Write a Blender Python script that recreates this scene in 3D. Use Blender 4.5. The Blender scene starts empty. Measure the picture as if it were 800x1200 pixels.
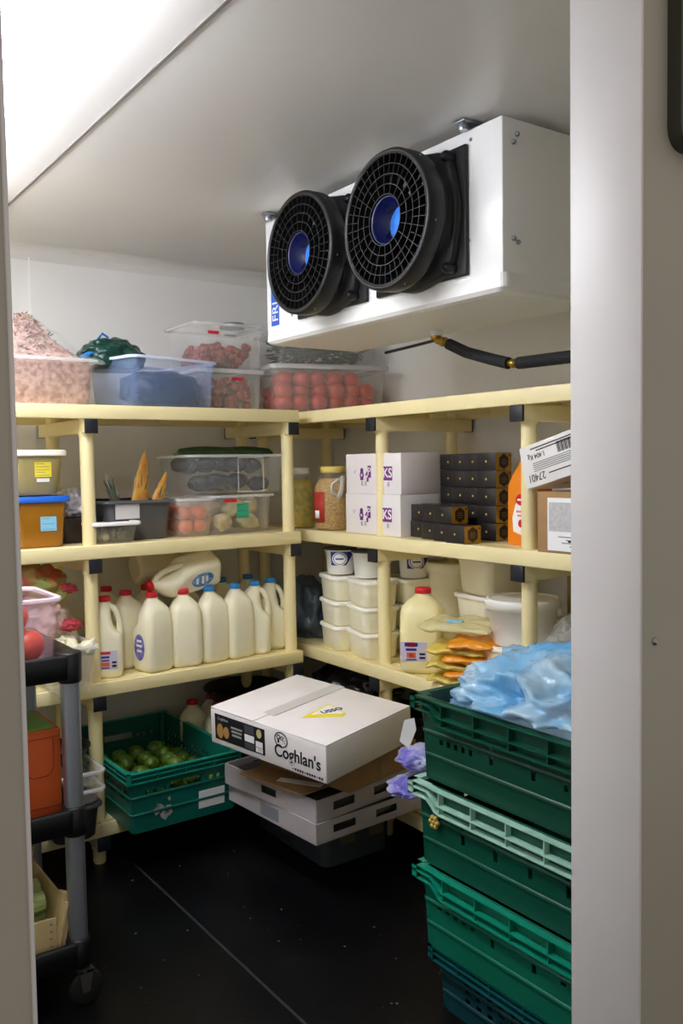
import bpy, bmesh, math, random
from mathutils import Vector, Matrix, noise
random.seed(7)
SC = bpy.context.scene
COL = SC.collection
PI = math.pi

# ------------------------------------------------------------------ materials
def lin(h):
    h = h.lstrip('#')
    def f(c):
        c /= 255.0
        return c / 12.92 if c <= .04045 else ((c + .055) / 1.055) ** 2.4
    return tuple(f(int(h[i:i + 2], 16)) for i in (0, 2, 4)) + (1,)

MATS = {}
def mat(name, col, rough=.5, metal=0, alpha=1, var=0, scale=20, bump=0, bscale=60, emit=0, trans=0, col2=None, spec=.5, sss=0, coat=0):
    if name in MATS:
        return MATS[name]
    m = bpy.data.materials.new(name)
    m.use_nodes = True
    nt = m.node_tree
    b = nt.nodes['Principled BSDF']
    c = lin(col)
    b.inputs['Base Color'].default_value = c
    b.inputs['Roughness'].default_value = rough
    b.inputs['Metallic'].default_value = metal
    b.inputs['Alpha'].default_value = alpha
    b.inputs['Specular IOR Level'].default_value = spec
    if coat:
        b.inputs['Coat Weight'].default_value = coat
        b.inputs['Coat Roughness'].default_value = .1
    if trans:
        b.inputs['Transmission Weight'].default_value = trans
    if sss:
        b.inputs['Subsurface Weight'].default_value = sss
        b.inputs['Subsurface Radius'].default_value = (.02, .02, .015)
    if emit:
        b.inputs['Emission Color'].default_value = c
        b.inputs['Emission Strength'].default_value = emit
    if var or bump or col2:
        tc = nt.nodes.new('ShaderNodeTexCoord')
    if var or col2:
        n = nt.nodes.new('ShaderNodeTexNoise')
        n.inputs['Scale'].default_value = scale
        n.inputs['Detail'].default_value = 5
        nt.links.new(tc.outputs['Object'], n.inputs['Vector'])
        r = nt.nodes.new('ShaderNodeValToRGB')
        c2 = lin(col2) if col2 else tuple(max(0, x * (1 - var)) for x in c[:3]) + (1,)
        r.color_ramp.elements[0].position = .38
        r.color_ramp.elements[1].position = .62
        r.color_ramp.elements[0].color = c2
        r.color_ramp.elements[1].color = c
        nt.links.new(n.outputs['Fac'], r.inputs['Fac'])
        nt.links.new(r.outputs['Color'], b.inputs['Base Color'])
    if bump:
        n2 = nt.nodes.new('ShaderNodeTexNoise')
        n2.inputs['Scale'].default_value = bscale
        n2.inputs['Detail'].default_value = 4
        nt.links.new(tc.outputs['Object'], n2.inputs['Vector'])
        bp = nt.nodes.new('ShaderNodeBump')
        bp.inputs['Strength'].default_value = bump
        bp.inputs['Distance'].default_value = .01
        nt.links.new(n2.outputs['Fac'], bp.inputs['Height'])
        nt.links.new(bp.outputs['Normal'], b.inputs['Normal'])
    MATS[name] = m
    return m

M_wall = mat('white_panel', 'F0F0EF', .38, var=.03, scale=3)
M_ceil = mat('ceiling_panel', 'E2E0DD', .33, var=.03, scale=2)
M_frame = mat('frame_grey', 'D6D3D2', .42, var=.03, scale=4)
M_outer = mat('outer_panel', 'A9A395', .5, var=.05, scale=4)
M_seam = mat('seam_grey', '77726E', .6)
M_cream = mat('cream_plastic', 'F5E7B1', .36, var=.03, scale=6)
M_black = mat('black_plastic', '0F1013', .42)
M_cap = mat('cap_black', '1B1D26', .45)
M_dark = mat('dark_grey_plastic', '55565B', .4)
M_white = mat('white_plastic', 'F1F0EC', .35)
M_enamel = mat('white_enamel', 'F3F4F4', .3)
M_tub = mat('cream_tub', 'FFFAE0', .4, sss=.2)
M_milk = mat('milk_plastic', 'F3EED2', .32, sss=.3, bump=.05, bscale=25)
M_milk2 = mat('milk_jug_plastic', 'F5EBB4', .3, sss=.3)
M_red = mat('red_cap', 'D0192C', .4)
M_blue = mat('blue_cap', '2F86CF', .4)
M_clear = mat('clear_plastic', 'E3E6E8', .12, alpha=.09)
M_clearrim = mat('clear_rim', 'EEF0F4', .2, alpha=.38)
M_frost = mat('frosted_plastic', 'E6E6E4', .22, alpha=.14)
M_bluebox = mat('blue_tint_plastic', 'A3BCEE', .22, alpha=.19)
M_bluerim = mat('blue_tint_rim', 'DCE5F8', .25, alpha=.75)
M_pink = mat('pink_tint_plastic', 'F0C9DC', .2, alpha=.12)
M_pinkrim = mat('pink_tint_rim', 'F6DFF0', .22, alpha=.8)
M_film = mat('cling_film', 'EEF0F2', .08, alpha=.12, bump=1, bscale=50)
M_grn1 = mat('dark_green_plastic', '084533', .38, var=.1, scale=8)
M_grn2 = mat('sea_green_plastic', '0C6A5C', .38, var=.12, scale=9)
M_grn3 = mat('teal_green_plastic', '0B7259', .36, var=.1, scale=9)
M_grn4 = mat('blue_green_plastic', '0A434B', .4, var=.12, scale=9)
M_mint = mat('mint_plastic', 'A9D6C4', .4, var=.15, scale=25)
M_card = mat('brown_card', 'A9845A', .8, var=.08, scale=30)
M_wcard = mat('white_card', 'EFEAE9', .6, var=.03, scale=14)
M_gcard = mat('grey_card', 'B9B2B3', .7, var=.08, scale=20)
M_paper = mat('white_paper', 'F4F4F4', .7)
M_ink = mat('black_ink', '17161A', .6)
M_greyink = mat('grey_ink', '8D8A8C', .7)
M_purple = mat('purple_ink', '7B2A86', .6)
M_navy = mat('navy_ink', '2B2D8A', .5)
M_gold = mat('gold_card', 'A98524', .42, var=.12, scale=60)
M_bbox = mat('black_card', '262324', .38)
M_orange = mat('orange_plastic', 'F08A1D', .35)
M_terra = mat('orange_card', 'CE5A22', .6, var=.06, scale=30)
M_yellow = mat('yellow_paper', 'F4E233', .6)
M_cyan = mat('light_blue_paper', '86CDEB', .6)
M_greenp = mat('green_paper', '2FA27A', .6)
M_steel = mat('silver_metal', '9EA3AB', .35, metal=.9)
M_brass = mat('brass', 'B08A3C', .35, metal=.9)
M_foam = mat('black_foam', '17171A', .8, bump=.2, bscale=200)
M_wood = mat('pale_wood', 'D9C08A', .7, var=.12, scale=12)
M_lblue = mat('hub_blue', '3F86EE', .4)
M_dblue = mat('hub_dark_blue', '10184E', .4)
M_sblue = mat('sticker_blue', '1C5BC4', .4)

# ------------------------------------------------------------------ mesh builder
class MB:
    def __init__(s):
        s.v, s.f, s.m, s.sm = [], [], [], []
    def add(s, vs, fs, m=0, smooth=False, T=None):
        o = len(s.v)
        for p in vs:
            p = Vector(p)
            s.v.append(T @ p if T else p)
        for f in fs:
            s.f.append([i + o for i in f]); s.m.append(m); s.sm.append(smooth)
    def box(s, x0, x1, y0, y1, z0, z1, m=0, bev=0, seg=2, T=None):
        if bev <= 0:
            vs = [(x, y, z) for z in (z0, z1) for y in (y0, y1) for x in (x0, x1)]
            s.add(vs, [(0, 2, 3, 1), (4, 5, 7, 6), (0, 1, 5, 4), (2, 6, 7, 3), (0, 4, 6, 2), (1, 3, 7, 5)], m, False, T)
            return
        bm = bmesh.new()
        bmesh.ops.create_cube(bm, size=1)
        for v in bm.verts:
            v.co = Vector(((x0 + x1) / 2 + v.co.x * (x1 - x0), (y0 + y1) / 2 + v.co.y * (y1 - y0), (z0 + z1) / 2 + v.co.z * (z1 - z0)))
        bmesh.ops.bevel(bm, geom=bm.edges[:], offset=bev, segments=seg, affect='EDGES', profile=.5)
        s.bm(bm, m, True, T)
    def bm(s, bm, m=0, smooth=True, T=None):
        bm.verts.ensure_lookup_table()
        bm.verts.index_update()
        s.add([v.co.copy() for v in bm.verts], [[v.index for v in f.verts] for f in bm.faces], m, smooth, T)
        bm.free()
    def rings(s, rings, m=0, cap0=True, cap1=True, smooth=True, T=None, closed=True):
        n = len(rings[0])
        vs = [p for r in rings for p in r]
        fs = []
        for i in range(len(rings) - 1):
            for j in range(n if closed else n - 1):
                k = (j + 1) % n
                fs.append((i * n + j, i * n + k, (i + 1) * n + k, (i + 1) * n + j))
        s.add(vs, fs, m, smooth, T)
        if cap0: s.add(rings[0], [list(range(n))[::-1]], m, False, T)
        if cap1: s.add(rings[-1], [list(range(n))], m, False, T)
    def lathe(s, prof, n=24, m=0, c=(0, 0, 0), T=None, cap0=True, cap1=True, smooth=True):
        s.rings([[(c[0] + r * math.cos(2 * PI * i / n), c[1] + r * math.sin(2 * PI * i / n), c[2] + z) for i in range(n)] for r, z in prof], m, cap0, cap1, smooth, T)
    def tube(s, path, r, n=10, m=0, cap=True, T=None, flat=1):
        path = [Vector(p) for p in path]
        rr = r if isinstance(r, (list, tuple)) else [r] * len(path)
        rings = []
        up = None
        for i, p in enumerate(path):
            t = (path[min(i + 1, len(path) - 1)] - path[max(i - 1, 0)]).normalized()
            if up is None:
                up = t.orthogonal().normalized()
            up = (up - t * up.dot(t)).normalized()
            w = t.cross(up)
            rings.append([p + (up * math.cos(2 * PI * k / n) + w * flat * math.sin(2 * PI * k / n)) * rr[i] for k in range(n)])
        s.rings(rings, m, cap, cap, True, T)
    def cyl(s, a, b, r, n=16, m=0, T=None):
        s.tube([a, b], r, n, m, True, T)
    def prism(s, pts, t, m=0, T=None):           # pts in the local XY plane, thickness t along +Z
        n = len(pts)
        vs = [(x, y, 0) for x, y in pts] + [(x, y, t) for x, y in pts]
        fs = [list(range(n))[::-1], list(range(n, 2 * n))] + [(i, (i + 1) % n, n + (i + 1) % n, n + i) for i in range(n)]
        s.add(vs, fs, m, False, T)
    def ball(s, c, r, m=0, sub=2, amp=0, fr=3, seed=0, sc=(1, 1, 1), T=None, floor=None):
        bm = bmesh.new()
        bmesh.ops.create_icosphere(bm, subdivisions=sub, radius=1)
        for v in bm.verts:
            d = 1
            if amp:
                d += amp * noise.fractal(v.co * fr + Vector((seed * 3.1, seed * 1.7, seed)), 1, 2, 3)
            v.co = Vector((v.co.x * sc[0] * r * d + c[0], v.co.y * sc[1] * r * d + c[1], v.co.z * sc[2] * r * d + c[2]))
            if floor is not None and v.co.z < floor: v.co.z = floor
        s.bm(bm, m, True, T)
    def build(s, name, mats, parent=None, loc=None, rz=0):
        me = bpy.data.meshes.new(name)
        me.from_pydata([tuple(p) for p in s.v], [], s.f)
        mats = mats if isinstance(mats, (list, tuple)) else [mats]
        for mm in mats: me.materials.append(mm)
        me.polygons.foreach_set('material_index', s.m)
        me.polygons.foreach_set('use_smooth', s.sm)
        me.update()
        bm = bmesh.new(); bm.from_mesh(me)
        bmesh.ops.recalc_face_normals(bm, faces=bm.faces)
        bm.to_mesh(me); bm.free()
        o = bpy.data.objects.new(name, me)
        COL.objects.link(o)
        if parent: o.parent = parent
        if loc: o.location = loc
        o.rotation_euler.z = rz
        return o

def tag(o, label=None, cat=None, group=None, kind=None):
    if label: o['label'] = label
    if cat: o['category'] = cat
    if group: o['group'] = group
    if kind: o['kind'] = kind
    return o
def thing(name, label, cat, loc=(0, 0, 0), rz=0, group=None):
    o = bpy.data.objects.new(name, None)
    o.empty_display_size = .05
    COL.objects.link(o)
    o.location = loc
    o.rotation_euler = (0, 0, rz)
    return tag(o, label, cat, group)
def structure(mb, name, m, parent=None):
    o = mb.build(name, m, parent)
    if not parent: o['kind'] = 'structure'
    return o
def dup(root, loc, rz=None, label=None, group=None):
    r = root.copy(); COL.objects.link(r); r.location = loc
    if rz is not None: r.rotation_euler = (0, 0, rz)
    if label: r['label'] = label
    if group: r['group'] = group
    for ch in list(root.children):
        c = ch.copy(); COL.objects.link(c); c.parent = r
        for g in ch.children:
            d = g.copy(); COL.objects.link(d); d.parent = c
    return r
def rrect(w, d, r, z=0, n=4, cx=0, cy=0):
    r = min(r, w / 2 - 1e-4, d / 2 - 1e-4)
    out = []
    for sx, sy, a0 in ((1, 1, 0), (-1, 1, 90), (-1, -1, 180), (1, -1, 270)):
        for k in range(n + 1):
            a = math.radians(a0 + 90 * k / n)
            out.append((cx + sx * (w / 2 - r) + r * math.cos(a), cy + sy * (d / 2 - r) + r * math.sin(a), z))
    return out
def text(body, size, m, parent, M, name='lettering', ext=.0004, align='CENTER', sx=1, bold=0):
    cu = bpy.data.curves.new(name, 'FONT')
    cu.body = body; cu.size = size; cu.offset = bold; cu.extrude = ext; cu.align_x = align; cu.align_y = 'CENTER'
    t = bpy.data.objects.new(name + '_src', cu)
    COL.objects.link(t)
    bpy.context.view_layer.update()
    me = bpy.data.meshes.new_from_object(t.evaluated_get(bpy.context.evaluated_depsgraph_get()))
    bpy.data.objects.remove(t)
    me.transform(M @ Matrix.Diagonal((sx, 1, 1, 1)))
    me.materials.clear(); me.materials.append(m)
    o = bpy.data.objects.new(name, me)
    COL.objects.link(o)
    o.parent = parent
    return o
def face_matrix(face, p, roll=0):
    # a text / decal plane: 'front' looks to -Y, 'left' looks to -X, 'top' looks up
    B = {'front': ((1, 0, 0), (0, 0, 1), (0, -1, 0)), 'left': ((0, -1, 0), (0, 0, 1), (-1, 0, 0)),
         'top': ((1, 0, 0), (0, 1, 0), (0, 0, 1)), 'right': ((0, 1, 0), (0, 0, 1), (1, 0, 0))}[face]
    R = Matrix(((B[0][0], B[1][0], B[2][0]), (B[0][1], B[1][1], B[2][1]), (B[0][2], B[1][2], B[2][2]))).to_4x4()
    return Matrix.Translation(p) @ R @ Matrix.Rotation(roll, 4, 'Z')
def decal(mb, face, p, w, h, m=0, t=.0006, roll=0, poly=None):
    pts = poly or [(-w / 2, -h / 2), (w / 2, -h / 2), (w / 2, h / 2), (-w / 2, h / 2)]
    mb.prism(pts, t, m, face_matrix(face, p, roll))
def ngon(n, r, a0=0, sx=1):
    return [(sx * r * math.cos(a0 + 2 * PI * i / n), r * math.sin(a0 + 2 * PI * i / n)) for i in range(n)]
def ring_decal(mb, face, p, r0, r1, m=0, sx=1, n=28, t=.0006):
    T = face_matrix(face, p)
    for i in range(n):
        a, b = 2 * PI * i / n, 2 * PI * (i + 1) / n
        mb.prism([(sx * r0 * math.cos(a), r0 * math.sin(a)), (sx * r1 * math.cos(a), r1 * math.sin(a)), (sx * r1 * math.cos(b), r1 * math.sin(b)), (sx * r0 * math.cos(b), r0 * math.sin(b))], t, m, T)

# ------------------------------------------------------------------ camera
C0 = Vector((-1.6569, -2.7431, 1.3077))
yaw, pit, rol = math.radians(35.3409), math.radians(3.1408), math.radians(-.9165)
Fw = Vector((math.sin(yaw) * math.cos(pit), math.cos(yaw) * math.cos(pit), -math.sin(pit)))
Rt = Vector((math.cos(yaw), -math.sin(yaw), 0)); Up = Rt.cross(Fw)
R2 = Rt * math.cos(rol) + Up * math.sin(rol); U2 = -Rt * math.sin(rol) + Up * math.cos(rol)
cd = bpy.data.cameras.new('camera')
cd.sensor_fit = 'HORIZONTAL'; cd.sensor_width = 36; cd.lens = 1026.09 / 800 * 36
cd.clip_start = .02
cam = bpy.data.objects.new('camera', cd); COL.objects.link(cam)
cam.matrix_world = Matrix(((R2.x, U2.x, -Fw.x, C0.x), (R2.y, U2.y, -Fw.y, C0.y), (R2.z, U2.z, -Fw.z, C0.z), (0, 0, 0, 1)))
SC.camera = cam

# ------------------------------------------------------------------ the room
H, XL, XR, YB, YI, YO = 2.12, -1.75, .635, .54, -1.87, -1.982
DL, DR = -1.4555, -.60
b = MB(); b.box(-3.2, 1.6, -3.6, YB + .1, -.1, 0)
fl = structure(b, 'floor', mat('black_floor', '0B0B0E', .36, var=.35, scale=5, bump=.08, bscale=90, spec=.25))
def floor_mark():
    b = MB()
    b.box(-.60, -.5925, -1.86, -.03, 0, .0012)
    for i in range(46):
        x, y, r = random.uniform(-.95, -.1), random.uniform(-1.2, .0), random.uniform(.0012, .004)
        b.prism(ngon(5, r, i), .001, 1, Matrix.Translation((x, y, 0)))
    return b.build('floor_scuff', [mat('floor_seam', '2A2A2E', .6), mat('floor_crumb', '5C5A5C', .8)], fl)
floor_mark()
b = MB(); b.box(XL - .1, XR + .1, YI - .1, YB + .1, H, H + .1)
ce = structure(b, 'ceiling', M_ceil)
b = MB(); b.box(-.899, -.891, YI, YB, H - .0025, H + .001); b.build('panel_seam', M_seam, ce)
b = MB(); b.box(XL - .1, XR + .1, YB, YB + .1, 0, H); wb = structure(b, 'wall_back', M_wall)
b = MB(); b.box(-.707, -.701, YB - .0015, YB + .001, 0, H - .03); b.build('panel_seam', mat('seam_white', 'FAFAFA', .4), wb)
b = MB(); b.box(XR, XR + .1, YI - .12, YB, 0, H); structure(b, 'wall_right', M_wall)
b = MB(); b.box(XL - .1, XL, YI - .12, YB, 0, H); structure(b, 'wall_left', M_wall)
# cove between the back wall and the ceiling
b = MB()
prof = [(YB + .002, H - .055)] + [(YB - .055 + .055 * math.cos(a), H - .055 + .055 * math.sin(a)) for a in [k * PI / 12 for k in range(7)]] + [(YB + .002, H + .002)]
b.rings([[(XL, y, z) for y, z in prof], [(XR, y, z) for y, z in prof]], 0, True, True, False)
structure(b, 'trim_1', M_ceil)
# the doorway wall
b = MB()
b.box(-3.2, DL, YO, YI, 0, 2.5); b.box(DR, 1.6, YO, YI, 0, 2.5)
b.box(DL, DR, YO, YI, 2.12, 2.5)
wf = structure(b, 'wall_front', M_outer)
# white liner of the door opening
b = MB(); b.box(DR - .004, DR, YO - .003, YI + .01, 0, 2.12, bev=.0015); structure(b, 'trim_2', M_frame)
b = MB(); b.box(DL, DL + .004, YO - .003, YI + .01, 0, 2.12, bev=.0015); structure(b, 'trim_3', M_frame)
b = MB(); b.lathe([(.006, 0), (.006, .002), (.003, .004)], 10, 0, T=Matrix.Translation((-.567, YO, 1.045)) @ Matrix.Rotation(PI / 2, 4, 'X'))
b.build('screw', M_steel, wf)
t = thing('door_panel', 'dark rounded panel on the outer wall at the upper right of the doorway', 'panel', (-.44, YO, 1.745))
b = MB(); T = Matrix.Rotation(PI / 2, 4, 'X')
b.rings([[(x, y + .25, z) for x, y, z in rrect(.205, .5, .03, zz)] for zz in (0, .018, .022)], 0, True, True, True, T)
b.build('plate', mat('dark_olive_plastic', '3A3930', .5), t)
b = MB(); b.rings([[(x, y + .25, z) for x, y, z in rrect(.17, .46, .02, zz)] for zz in (.0215, .025)], 0, True, True, True, T)
b.build('cover', mat('dark_olive_cover', '33322A', .45), t)

# ceiling light
t = thing('ceiling_light', 'long white fluorescent batten light glowing on the ceiling at the upper left', 'light', (-1.19, -.70, H))
b = MB(); b.box(-.078, .078, -.72, .72, -.022, 0, 0, .003); b.build('housing', M_white, t)
b = MB(); b.box(-.068, .068, -.70, .70, -.072, -.021, 0, .022, 4)
b.build('diffuser', mat('lit_diffuser', 'F6F8FF', .4, emit=11), t)
for s in (-1, 1):
    b = MB(); b.box(-.073, .073, s * .71 - .012, s * .71 + .012, -.075, 0, 0, .008)
    b.build('end_cap', M_white, t)

# ------------------------------------------------------------------ shelving
Z = [1.509, 1.059, .610, .147]
TH = .045
def shelf_part(root, u0, u1, z, swap):
    # u along the length, depth 0..0.45 ; swap: length runs along -Y and depth along +X
    b = MB()
    def bx(a0, a1, d0, d1, z0, z1, bev=0):
        if not swap: b.box(a0, a1, d0, d1, z0, z1, 0, bev)
        else: b.box(d0, d1, a0, a1, z0, z1, 0, bev)
    bx(u0, u1, 0, .018, z - TH, z, .003)
    bx(u0, u1, .432, .45, z - TH, z, .003)
    bx(u0, u0 + .018, .017, .433, z - TH, z - .0006); bx(u1 - .018, u1, .017, .433, z - TH, z - .0006)
    n = 7
    for i in range(n):
        d0 = .026 + i * .406 / n
        bx(u0 + .015, u1 - .015, d0, d0 + .406 / n - .008, z - .014, z - .001)
    k = int((u1 - u0) / .3)
    for i in range(1, k):
        u = u0 + (u1 - u0) * i / k
        bx(u - .006, u + .006, .016, .434, z - .034, z - .013)
    return b.build('shelf', M_cream, root)
def post_part(root, x, y):
    b = MB()
    zs = [0] + sorted(Z)
    b.lathe([(.0185, 0), (.0205, .004), (.0215, .03), (.0215, .05)], 20, 0, (x, y, 0))
    b.lathe([(.023, .05), (.0225, 1.505)], 20, 0, (x, y, 0))
    for z in Z:
        b.lathe([(.0255, z - TH - .052), (.0255, z - TH - .04)], 20, 0, (x, y, 0))
    return b.build('post', M_cream, root)
def bar_part(root, c, z, swap):
    b = MB()
    z1 = z - TH + .001; z0 = z1 - .046
    if not swap: b.box(c - .021, c + .021, .004, .50, z0, z1, 0, .003)
    else: b.box(.004, .455, c - .024, c + .024, z0, z1, 0, .003)
    o = b.build('cross_bar', M_cream, root)
    for e in ((-.003, .006), (.498, .505)) if not swap else ((-.003, .006), (.452, .458)):
        b = MB()
        if not swap: b.box(c - .0215, c + .0215, e[0], e[1], z0 - .001, z1 - .001, 0, .002)
        else: b.box(e[0], e[1], c - .0245, c + .0245, z0 - .001, z1 - .001, 0, .002)
        b.build('end_cap', M_cap, o)
t = thing('shelving_unit', 'cream plastic four tier shelving along the back wall with milk bottles on it', 'shelving', (0, 0, 0))
for z in Z: shelf_part(t, -1.66, .103, z, False)
for c in (-1.50, -.683, .079):
    for y in (.05, .40): post_part(t, c, y)
    for z in Z: bar_part(t, c, z, False)
t = thing('shelving_unit', 'cream plastic four tier shelving along the right wall behind the fan unit', 'shelving', (.164, 0, 0))
for z in Z: shelf_part(t, -1.80, .50, z, True)
for c in (.46, -.354, -1.026, -1.70):
    for x in (.05, .37): post_part(t, x, c)
    for z in Z: bar_part(t, c, z, True)

# ------------------------------------------------------------------ evaporator
ev = thing('evaporator_unit', 'white twin fan evaporator unit hung under the ceiling above the right shelving', 'fan unit', (-.16, -.76, 1.70))
EY0, EY1, ED = -.532, .533, .365
b = MB()
b.box(0, ED, EY0, EY1, .042, .40, 0, .003)
b.build('casing', M_enamel, ev)
b = MB()
pr = []
for k, (dz, ins) in enumerate(((.046, -.004), (.012, -.006), (.003, .004), (0, .02))):
    pr.append([(x + ED / 2, y, dz) for x, y, _ in rrect(ED - 2 * ins, EY1 - EY0 - 2 * ins, .02)])
b.rings(pr, 0, True, True, False)
b.build('drip_tray', M_enamel, ev)
b = MB()
for z, dy in ((.345, 0), (.365, .012), (.125, 0), (.118, .014)):
    for x in (.035,):
        b = MB(); b.lathe([(.006, 0), (.006, .004), (.003, .008)], 10, 0, T=Matrix.Translation((x + dy, EY0, z)) @ Matrix.Rotation(PI / 2, 4, 'X')); b.build('screw', M_steel, ev)
for y, z in ((-.43, .375), (-.395, .31), (-.41, .22), (-.42, .14), (-.30, .095), (.0, .09), (.02, .35), (.38, .08), (.30, .06)):
    b = MB(); b.lathe([(.0045, 0), (.0045, .002), (.002, .004)], 10, 0, T=Matrix.Translation((0, y, z)) @ Matrix.Rotation(-PI / 2, 4, 'Y')); b.build('screw', M_steel, ev)
for y in (-.42, .49):
    b = MB()
    b.box(-.03, .06, y - .02, y + .02, .412, .417, 0, .002)
    b.lathe([(.011, -.018), (.013, -.010), (.010, -.002), (.010, .0)], 12, 0, (-.015, y, .414))
    b.build('hanging_bracket', M_steel, ev)
b = MB(); decal(b, 'left', (-.0002, .481, .19), .048, .26)
st = b.build('brand_sticker', M_sblue, ev)
tag(st, 'blue sticker with white letters')
text('FRI', .05, M_white, st, face_matrix('left', (-.0009, .479, .105), PI / 2), 'lettering')
def fan(cy, cz):
    T = Matrix.Translation((0, cy, cz)) @ Matrix.Rotation(-PI / 2, 4, 'Y')     # local +Z points to -X
    T2 = T
    b = MB()
    # plate and outer bell
    def oct_(r, z):
        return [(r * math.cos(2 * PI * i / 64) , r * math.sin(2 * PI * i / 64), z) for i in range(64)]
    def plate(z, s=1.0):
        out = []
        for i in range(64):
            a = 2 * PI * i / 64
            r = .168 + .022 * max(0, abs(math.cos(2 * (a - PI / 4)))) ** 6
            out.append((s * r * math.cos(a), s * r * math.sin(a), z))
        return out
    b.box(-.155, .155, -.178, .178, 0, .012, 0, .004, T=T2)
    b.rings([plate(.008), plate(.03), plate(.034, .97), oct_(.150, .036), oct_(.148, .062), oct_(.170, .068), oct_(.172, .075), oct_(.172, .115), oct_(.169, .121), oct_(.160, .122), oct_(.158, .100)], 0, True, False, True, T2)
    for k in range(4):
        a = PI / 4 + k * PI / 2
        x, y = .188 * math.cos(a), .188 * math.sin(a)
        b.lathe([(.014, .006), (.014, .036), (.009, .044), (.006, .046)], 12, 0, (x, y, 0), T2)
    sh = b.build('fan_shroud', M_black, ev)
    b = MB()
    for k in range(6):
        a = 2 * PI * (k + .3) / 6
        b = MB(); b.lathe([(.003, .0), (.003, .0015)], 8, 0, (.1725 * math.cos(a), .1725 * math.sin(a), .1), T2)
        b.build('screw', M_steel, sh)
    b = MB()
    for r in (.062, .086, .110, .134, .158):
        b.rings([oct_(r - .0009, .100), oct_(r - .0009, .120), oct_(r + .0009, .120), oct_(r + .0009, .100)], 0, False, False, False, T2)
    for i in range(40):
        a = 2 * PI * i / 40
        r0 = .062 if i % 2 == 0 else .110
        dx, dy = math.cos(a), math.sin(a)
        px, py = -dy * .0006, dx * .0006
        vs = []
        for r in (r0, .158):
            for s in (-1, 1):
                for z in (.102, .119):
                    vs.append((r * dx + s * px, r * dy + s * py, z))
        b.add(vs, [(0, 1, 3, 2), (4, 6, 7, 5), (0, 4, 5, 1), (2, 3, 7, 6), (1, 5, 7, 3), (0, 2, 6, 4)], 0, False, T2)
    b.build('fan_grille', mat('grille_black', '0D0D10', .5), sh)
    b = MB()
    b.rings([oct_(.0595, .112), oct_(.058, .116), oct_(.055, .112), oct_(.054, .062), oct_(.02, .061)], 0, False, True, True, T2)
    b.build('hub_cup', M_dblue, sh)
    b = MB(); b.lathe([(.046, .0615), (.046, .064), (.042, .066), (0.001, .067)], 36, 0, T=T2)
    b.build('motor_sticker', M_lblue, sh)
    b = MB()
    for k in range(5):
        a0 = 2 * PI * k / 5
        vs = []
        for j in range(5):
            for r in (.05, .10, .147):
                a = a0 + .9 * j / 4 + .3 * (r - .05) / .1
                vs.append((r * math.cos(a), r * math.sin(a), .045 + .035 * j / 4))
        fs = [(j * 3 + i, j * 3 + i + 1, j * 3 + i + 4, j * 3 + i + 3) for j in range(4) for i in range(2)]
        b.add(vs, fs, 0, True, T2)
    b.build('blade', mat('blade_black', '0C0C0E', .5), sh)
fan(.155, .212)
fan(-.245, .212)
# drain pipe
dp = thing('drain_pipe', 'black insulated drain pipe with brass joints under the fan unit', 'pipe', (.11, -.735, 1.60))
b = MB()
b.tube([(.0, -.075, .055), (0, -.15, .022), (0, -.25, -.008), (0, -.315, -.026)], .0165, 14, 0)
b.build('insulation', M_foam, dp)
b = MB(); b.tube([(0, -.350, -.029), (0, -.45, -.030), (0, -.6, -.032), (0, -1.10, -.01)], .0165, 14, 0)
b.build('insulation', M_foam, dp)
b = MB()
b.tube([(0, -.305, -.024), (0, -.36, -.030)], .009, 12, 0)
b.lathe([(.012, -.007), (.014, -.004), (.014, .004), (.012, .007)], 6, 0, T=Matrix.Translation((0, -.332, -.028)) @ Matrix.Rotation(PI / 2, 4, 'X'))
tag(b.build('fitting', M_brass, dp), 'brass joint')
b = MB()
b.tube([(0, -.02, .118), (0, -.02, .085), (0, -.028, .07), (0, -.05, .066), (0, -.075, .058)], .011, 12, 0)
b.lathe([(.015, .075), (.017, .079), (.017, .098), (.015, .102)], 6, 0, (0, -.02, 0))
b.lathe([(.014, 0), (.016, .003), (.016, .014), (.014, .017)], 6, 0, T=Matrix.Translation((0, -.045, .067)) @ Matrix.Rotation(1.9, 4, 'X'))
tag(b.build('fitting', M_brass, dp), 'brass elbow and joint')
b = MB(); b.lathe([(.02, .085), (.02, .11)], 14, 0, (0, -.02, 0)); b.build('spigot', M_white, dp)
b = MB(); b.tube([(.06, .30, .075), (.05, .15, .078), (.02, .03, .076), (0, -.018, .074)], .005, 10, 0); b.build('hose', M_black, dp)

# ------------------------------------------------------------------ containers
def tub_mesh(b, w0, d0, w1, d1, h, r=.02, t=.002, rim=.008, m=0, mr=1, rimh=.006, z=0):
    R = lambda w, d, zz, rr: rrect(w, d, rr, z + zz)
    b.rings([R(w0 - .012, d0 - .012, 0, r), R(w0, d0, .006, r), R(w1, d1, h - rimh, r + .004)], m, True, False)
    b.rings([R(w1 + .0005, d1 + .0005, h - rimh, r + .004), R(w1 + 2 * rim, d1 + 2 * rim, h - rimh, r + .008), R(w1 + 2 * rim, d1 + 2 * rim, h - .001, r + .008), R(w1 + 2 * rim - .003, d1 + 2 * rim - .003, h, r + .008), R(w1 - 2 * t, d1 - 2 * t, h, r + .004), R(w1 - 2 * t, d1 - 2 * t, h - rimh, r + .004)], mr, False, False)
    b.rings([R(w1 - 2 * t, d1 - 2 * t, h - rimh, r + .004), R(w0 - 2 * t, d0 - 2 * t, .008, r), R(w0 - .016, d0 - .016, .003, r)], m, False, True)
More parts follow.
